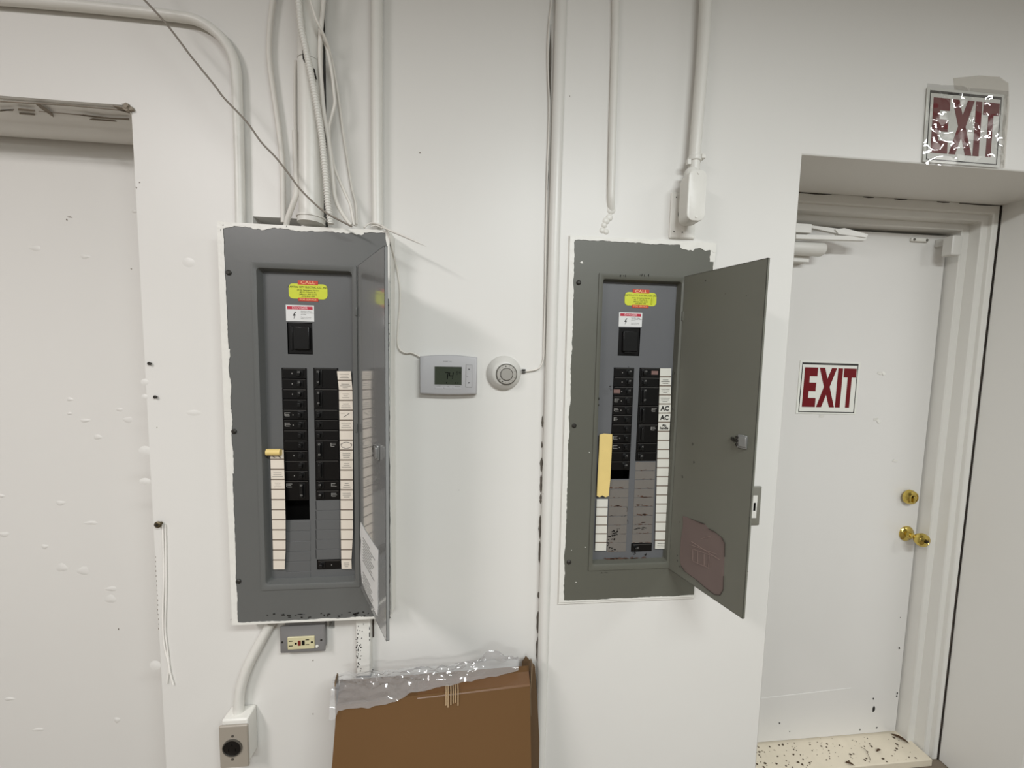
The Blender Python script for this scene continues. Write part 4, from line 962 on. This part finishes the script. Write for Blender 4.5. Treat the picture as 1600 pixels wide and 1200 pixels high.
# ------------------------------------------------------------------ lower outlets
OY = -.050
cable('conduit', 'fat white conduit bending down from the left panel to the round outlet', 'conduit', [(424, 972), (412, 994), (400, 1016), (387, 1042), (378, 1068), (374, 1090), (373, 1122)], .0128, -.020, PIPEW, 7, 18)
a, b = at(342, 1136, OY), at(387, 1133, OY); c = at(343, 1203, OY); d = at(388, 1197, OY)
x0, x1, z0, z1 = avg(a.x, c.x), avg(b.x, d.x), avg(c.z, d.z), avg(a.z, b.z)
ot = thing('round_outlet', 'taupe metal plate with a black round outlet at the bottom left', 'outlet', ((x0+x1)/2, 0, z0))
MB().box(x0+.004, x1-.003, OY+.006, -.0005, z0+.004, z1+.012).build('outlet_box', WHITE2, ot, bevel=.004)
MB().lathe([(.016, 0), (.019, .003), (.019, .014), (.016, .018)], at(373, 1128, -.020), (0, 0, 1), 20).build('conduit_connector', WHITE2, ot)
MB().loft([(x0, x1, z0, z1, .003, OY+.005), (x0, x1, z0, z1, .003, OY+.002), (x0+.002, x1-.002, z0+.002, z1-.002, .002, OY)], cap1=True).build('plate', TAUPE, ot)
c = at(363.5, 1168, OY)
MB().lathe([(.0245, 0), (.0245, .003), (.022, .0035), (.0215, .001)], c, n=36).build('socket_ring', STEEL, ot)
skt = MB().lathe([(.0215, 0), (.0215, .002), (.020, .0025)], c, n=36).build('socket_face', BLACK, ot)
mb = MB()
for a in (90, 210, 330): p = c+Vector((.010*math.cos(R(a)), -.0027, .010*math.sin(R(a)))); mb.box(p.x-.0012, p.x+.0012, p.y, p.y+.0004, p.z-.004, p.z+.004)
mb.build('socket_slot', VOID, skt)
for py in (1150, 1186): MB().lathe([(.0035, 0), (.003, .0015)], at(363.5, py, OY), n=12).build('plate_screw', STEEL, ot)
GY = -.024
a, b, c, d = at(437, 980, GY), at(507, 976, GY), at(437.5, 1021, GY), at(508, 1018, GY)
x0, x1, z0, z1 = avg(a.x, c.x), avg(b.x, d.x), avg(c.z, d.z), avg(a.z, b.z)
gf = thing('gfci_outlet', 'grey horizontal outlet box with ivory sockets and a red button, under the left panel', 'outlet', ((x0+x1)/2, 0, z0))
MB().box(x0+.012, x1-.002, GY+.005, -.0005, z0+.004, z1+.014).build('outlet_box', GREYBOX, gf, bevel=.003)
MB().loft([(x0, x1, z0, z1, .003, GY+.005), (x0, x1, z0, z1, .003, GY+.002), (x0+.003, x1-.003, z0+.003, z1-.003, .003, GY)], cap1=True).build('plate', GREYBOX, gf)
q = (at(450, 1003, GY).x, at(492, 1003, GY).x, at(470, 1013, GY).z, at(470, 994, GY).z)
fc = MB().loft([(q[0], q[1], q[2], q[3], .002, GY), (q[0], q[1], q[2], q[3], .002, GY-.0025), (q[0]+.001, q[1]-.001, q[2]+.001, q[3]-.001, .002, GY-.0035)], cap1=True).build('socket_face', IVORY, gf)
W_, H_ = q[1]-q[0], q[3]-q[2]; f_ = lambda u, v: (q[0]+W_*u, q[2]+H_*v)
mb = MB()
for u, v, s_ in ((.12, .70, .07), (.12, .32, .075), (.74, .75, .065), (.74, .36, .065)):
    X, Z = f_(u, v); mb.box(X-W_*s_, X+W_*s_, GY-.0037, GY-.0034, Z-.0012, Z+.0012)
for u in (.31, .91): X, Z = f_(u, .5+(.04 if u > .5 else -.02)); mb.lathe([(.003, 0), (.003, .0004)], (X, GY-.0034, Z), n=12)
mb.build('socket_slot', VOID, fc)
X, Z = f_(.445, .52); MB().box(X-W_*.05, X+W_*.05, GY-.0048, GY-.003, Z-H_*.2, Z+H_*.2).build('test_button', REDB, fc, bevel=.0004)
X, Z = f_(.59, .53); MB().box(X-W_*.05, X+W_*.05, GY-.0048, GY-.003, Z-H_*.19, Z+H_*.19).build('reset_button', BLACK, fc, bevel=.0004)
for px, py in ((441, 1003.5), (502, 1000)): MB().lathe([(.003, 0), (.0025, .001)], at(px, py, GY), n=12).build('plate_screw', SCREW, gf)
MB().lathe([(.004, 0), (.003, .003), (.001, .004)], at(495.5, 1009.5, GY), n=12).build('paint_drip', WHITE2, gf)
# painted chase under the panel
x0, x1 = at(555.5, 1000, -.024).x, at(578, 1000, -.024).x; z0, z1 = at(567, 1058, -.024).z, at(567, 968, -.024).z
ch = thing('pipe_chase', 'flaking white board under the right end of the left panel', 'board', ((x0+x1)/2, 0, z0))
MB().box(x0, x1, -.022, -.0005, z0, z1+.01).build('chase_board', WHITE2, ch, bevel=.003)
mb = MB()
for i in range(46):
    px = rg.choice([rg.uniform(556, 568), rg.uniform(556, 560)]); py = rg.triangular(972, 1056, 1015); c = at(px, py, -.0222); blob(mb, c.x, c.z, rg.uniform(.0005, .0022), rg.uniform(.001, .0035), -.0224, rg)
for i in range(8): c = at(579, rg.uniform(975, 1000), -.02); blob(mb, x1-.0012, c.z, .0012, .005, -.0226, rg)
mb.box(x0, x1+.002, -.0225, -.001, z0-.002, z0+.001)
mb.build('flaked_spot', CHIP, ch)
mb = MB()
c = at(577, 985, -.001); mb.box(x1+.001, x1+.005, -.002, -.0003, z1-.07, z1)
struct(mb, 'trim_13', mat('open joint', (58, 50, 42), .9))
# switch beside the right panel's door
xr = avg(at(1190, 762, -.024).x, at(1186.5, 820, -.024).x); z1, z0 = at(1188, 760, -.024).z, at(1186, 820.5, -.024).z
sw = thing('light_switch', 'grey switch plate half hidden behind the right panel door', 'light switch', (xr-.036, -.0205, z0))
MB().loft([(xr-.071, xr, z0, z1, .003, -.0202), (xr-.071, xr, z0, z1, .003, -.0235), (xr-.068, xr-.003, z0+.003, z1-.003, .003, -.0262)], cap1=True).build('plate', mat('olive grey switch plate', (122, 120, 110), .4), sw)
q0 = at(1182, 800, -.0262).x; za, zb_ = at(1180, 774, -.0262).z, at(1179, 809, -.0262).z
mb = MB(); ragged(mb, q0-.020, zb_, q0-.020, za, (1, 0), .018, .021, -.0272, rg); mb.build('switch_rocker', WHITE2, sw)
MB().box(q0-.012, q0-.0052, -.0278, -.027, zb_+.022, za-.022).build('rocker_slot', VOID, sw)

# ------------------------------------------------------------------ carton leaning on the wall, with plastic sheeting
ZT = .715
FLt, FRt, BRt, BLt = onz(526, 1103, ZT), onz(828, 1069, ZT), onz(826, 1040, ZT), onz(531, 1063, ZT)
lean = .30; D_ = Vector((0, -lean*(ZT-FL), -(ZT-FL)))
D_ = D_
ctn = thing('cardboard_box', 'flat brown cardboard box leaning against the wall under the left panel', 'box', ((FLt.x+FRt.x)/2, (FLt+D_).y, FL))
mb = MB()
NXc, NZc = 18, 14
def fp(u, v):   # front face with a slight bulge
    p = FLt.lerp(FRt, u)+D_*v; bu = math.sin(math.pi*u)*math.sin(math.pi*min(1, v*1.0))*.012
    return p+Vector((0, -bu, 0))+Vector((0, 0, .004*math.sin(math.pi*u)*(v == 0)))
vs = [fp(i/NXc, j/NZc) for j in range(NZc+1) for i in range(NXc+1)]
mb.add(vs, [(j*(NXc+1)+i, j*(NXc+1)+i+1, (j+1)*(NXc+1)+i+1, (j+1)*(NXc+1)+i) for j in range(NZc) for i in range(NXc)])
mb.add([FLt, FRt, BRt, BLt], [(0, 1, 2, 3)])
DB = Vector((0, -lean*(ZT-FL)*.98, -(ZT-FL)))
mb.add([FLt, BLt, BLt+DB, FLt+D_], [(0, 1, 2, 3)]); mb.add([FRt, BRt, BRt+DB, FRt+D_], [(0, 1, 2, 3)]); mb.add([BLt, BRt, BRt+DB, BLt+DB], [(0, 1, 2, 3)])
mb.build('carton_body', KRAFT, ctn, smooth=30)
# crease and tape along the top of the front face
def strip_front(name, u0, v0, u1, v1, hgt, m, off=.002):
    mb = MB(); n = 14; vs = []
    for i in range(n+1):
        u = u0+(u1-u0)*i/n; v = v0+(v1-v0)*i/n; vs += [fp(u, v)+Vector((0, -off, 0)), fp(u, v+hgt)+Vector((0, -off, 0))]
    mb.add(vs, [(2*i, 2*i+2, 2*i+3, 2*i+1) for i in range(n)]); return mb.build(name, m, ctn)
def tp(u, t, dz=.001):   # point on the top face, t=1 at the front edge
    return BLt.lerp(FLt, t).lerp(BRt.lerp(FRt, t), u)+Vector((0, 0, dz))
mb = MB(); vs = []
for i in range(15):
    u = .40+.6*i/14; vs += [tp(u, .35, .0012), tp(u, 1.0, .0012), fp(u, .004)+Vector((0, -.002, 0))]
mb.add(vs, [(3*i+k, 3*i+3+k, 3*i+4+k, 3*i+1+k) for i in range(14) for k in (0, 1)]); mb.build('packing_tape', KRAFTD, ctn)
mb = MB()
for k in range(6):
    u = .545+.0125*k+.003*rg.random(); a, b, c_ = tp(u, .70, .003), fp(u+.002, .022+.012*rg.random())+Vector((0, -.004, 0)), fp(u+.001, 0)+Vector((0, -.004, .004)); mb.tube([a, c_, b], .0018, 6)
mb.build('torn_paper', KRAFTL, ctn)
mb = MB(); Pq = [at(*p, -.03) for p in ((816, 1036), (822, 1027), (836, 1042), (840, 1100), (843, 1160))]; Pq += [Vector((Pq[-1].x+.004, -.03, FL+.001)), Vector((Pq[0].x-.02, -.03, FL+.001))]
mb.prism(Pq, (0, .006, 0)); mb.build('rear_panel', mat('brown grey board', (96, 74, 50), .8), ctn)  # rear board in its own brown-grey
mb = MB(); 
for (P0, P1, s_) in ((FRt, BRt, 1), (FLt, BLt, -1)):
    o_ = P0.lerp(P1, .5); mb.prism([P0+Vector((0, 0, -.03)), o_+Vector((s_*.006, 0, .028)), P1+Vector((s_*.004, 0, .02)), P1+Vector((0, 0, -.05)), P0+Vector((s_*.004, 0, -.09))], (s_*.003, 0, 0))
mb.build('side_flap', mat('dark folded flap', (104, 86, 64), .8), ctn)
mb = MB(); 
a = FRt+Vector((.004, 0, 0)); mb.prism([a+Vector((0, -.001, -.01)), a+Vector((.018, .05, .006)), a+Vector((.014, .05, 0))+DB*.5, a+D_*.5, ], (.002, 0, 0))
# plastic sheeting draped over the top edge
mb = MB(); nu, nv = 70, 26; vs = []
for i in range(nu+1):
    u = -.03+.97*i/nu
    tm = 1.10 if u < .25 else max(.35, 1.10-(u-.25)*.95)
    if u < 0: tm += .1
    hump = .5+1.6*math.exp(-((u-.80)/.13)**2)
    for j in range(nv+1):
        v = j/nv; t = -.12+(tm+.12)*v
        q = Vector((u*7, v*2.6, 5.1)); h = abs(noise.noise(q))*.8+abs(noise.noise(q*2.3))*.5+abs(noise.noise(q*5))*.22
        p = BLt.lerp(FLt, t).lerp(BRt.lerp(FRt, t), u)
        p = p+Vector((0, 0, .006+.016*math.sin(math.pi*v)*hump+.030*h*(.35+.65*math.sin(math.pi*min(1, v+.15)))))
        if t > 1: p = p+Vector((0, -.004, -(t-1)*.12))
        vs.append(p)
mb.add(vs, [(i*(nv+1)+j, (i+1)*(nv+1)+j, (i+1)*(nv+1)+j+1, i*(nv+1)+j+1) for i in range(nu) for j in range(nv)])
tag(mb.build('plastic_sheeting', FILM2, None, smooth=30), 'crumpled clear plastic sheeting draped over the top of the cardboard box', 'plastic sheeting')

# ------------------------------------------------------------------ nails, cords, small marks
def nail(px, py, label, r=.0045):
    c = at(px, py, 0); mb = MB().lathe([(r*.5, 0), (r*.5, .004), (r, .0045), (r, .0065), (r*.7, .0075)], c, n=14); return tag(mb.build('nail', SCREW, None), label, 'nail')
nail(236, 568, 'dark nail head in the left wall, upper of the two', .0042); nail(245, 620, 'dark nail head in the left wall, lower of the two', .0042)
c = at(252, 817, 0); b_ = thing('wall_bolt', 'brownish bolt head in the left wall that holds two hanging cords', 'bolt', c)
MB().lathe([(.004, 0), (.004, .008), (.0085, .009), (.0085, .012), (.006, .014)], c, n=18).build('bolt_head', mat('tarnished bolt', (92, 82, 62), .4, metal=.7), b_)
MB().lathe([(.003, .0138), (.003, .0146)], c, n=8).build('bolt_socket', CHIP, b_)
cable('cord', 'painted cord hanging from the wall bolt, curling right at its end', 'cord', [(254, 820), (255, 850), (256, 900), (254.5, 950), (255, 990), (258, 1015), (263, 1035), (266, 1052), (271, 1070)], .0022, -.0030, CORDW, 5, 8)
cable('cord', 'painted cord hanging beside the first, ending shorter on its left', 'cord', [(258, 820), (259, 860), (259.5, 920), (258, 980), (261, 1010), (264, 1040), (261, 1068)], .0019, -.0026, CORDW, 5, 8)
mb = MB()
for px, py, a_, b_ in ((109, 339, 5, 1), (104, 343, 1, 3), (185, 983, 1, 2), (656, 239, 2, 1), (213, 293, 1, 2), (205, 420, 2, 1), (245, 668, 1, 1), (218, 285, 1, 1), (489, 1032, 1, 1.6), (489, 1116, 1, 1.6), (717, 766, .6, .8), (890, 150, 1, 1)):
    Yw = .171 if px < 205 and py > 230 else (-.0005 if px < 850 else -.0205); c = at(px, py, Yw); blob(mb, c.x, c.z, a_*.0016, b_*.0016, Yw, rg)
for i in range(16): c = at(243+i*.35+rg.uniform(-.6, .6), 870+i*7.5, 0); blob(mb, c.x, c.z, .0007, .003, -.0005, rg)
struct(mb, 'trim_14', mat('small grey nick', (120, 110, 98), .9))
mb = MB()
for y0, y1, w_ in ((560, 600, 1.2), (640, 660, 1), (905, 940, 1.5), (960, 1010, 3), (1012, 1030, 2.5), (1048, 1060, 2), (1090, 1094, 2), (1125, 1140, 2)):
    a = at(1548-(y0-480)*.115, y0, .196)
    b = at(1548-(y1-480)*.115, y1, .196); mb.box(NX1-.0035-w_*.0007, NX1-.0022, .1985, .2005, b.z, a.z)
struct(mb, 'trim_15', mat('dark chipped joint', (70, 62, 54), .9))
c = at(1438, 1101, .246); mb = MB()
for k in range(5): p = at(1438+rg.uniform(-3, 3), 1101+rg.uniform(-2, 2), .249); blob(mb, p.x, p.z, .004, .003, .2493-.0003*k, rg)
struct(mb, 'trim_16', mat('grey smudge', (120, 112, 104), .9))
# debris on the sill
mb = MB()
for i in range(150):
    x = rg.uniform(.93, 1.79); y = rg.uniform(.185, .282); s_ = rg.choice([.001, .0015, .002, .003, .004]); a = rg.uniform(0, 3.1)
    pts_ = [Vector((x+s_*rg.uniform(.5, 1.3)*math.cos(a+t)*1.4, y+s_*rg.uniform(.5, 1.2)*math.sin(a+t), .0004)) for t in (0, 1.3, 2.6, 3.9, 5.1)]
    mb.prism(pts_, (0, 0, s_*.35))
tag(mb.build('debris', mat('dark dirt crumbs', (74, 60, 44), .9), None), 'scattered dark crumbs and grit on the cream door sill', 'debris', kind='stuff')
def leaf(px, py, L, W, ang, label, z=.003):
    c = onz(px, py, z); mb = MB(); vs = []
    for i in range(9):
        u = i/8; ww = W*math.sin(math.pi*u)**.7
        for s_ in (-1, 0, 1):
            p = Vector((L*(u-.5), s_*ww/2, (.15*abs(s_)*ww)+.004*math.sin(math.pi*u)))
            p = Matrix.Rotation(ang, 3, 'Z') @ p; vs.append(c+p)
    mb.add(vs, [(i*3+k, (i+1)*3+k, (i+1)*3+k+1, i*3+k+1) for i in range(8) for k in (0, 1)])
    return tag(mb.build('dead_leaf', LEAF, None), label, 'leaf')
leaf(1406, 1154, .055, .016, -.9, 'long dead brown leaf in the right back corner of the sill')
leaf(1373, 1173, .028, .008, .2, 'small dead brown leaf near the front middle of the sill')
leaf(1328, 1194, .03, .010, -.5, 'dead brown leaf lying at the front edge of the sill')
mb = MB(); mb.tube(smooth_path([onz(1345, 1167, .003), onz(1352, 1171, .006), onz(1357, 1180, .006), onz(1360, 1188, .003)]), .0008, 5)
tag(mb.build('twig', LEAF, None), 'thin curved twig lying on the door sill', 'twig')
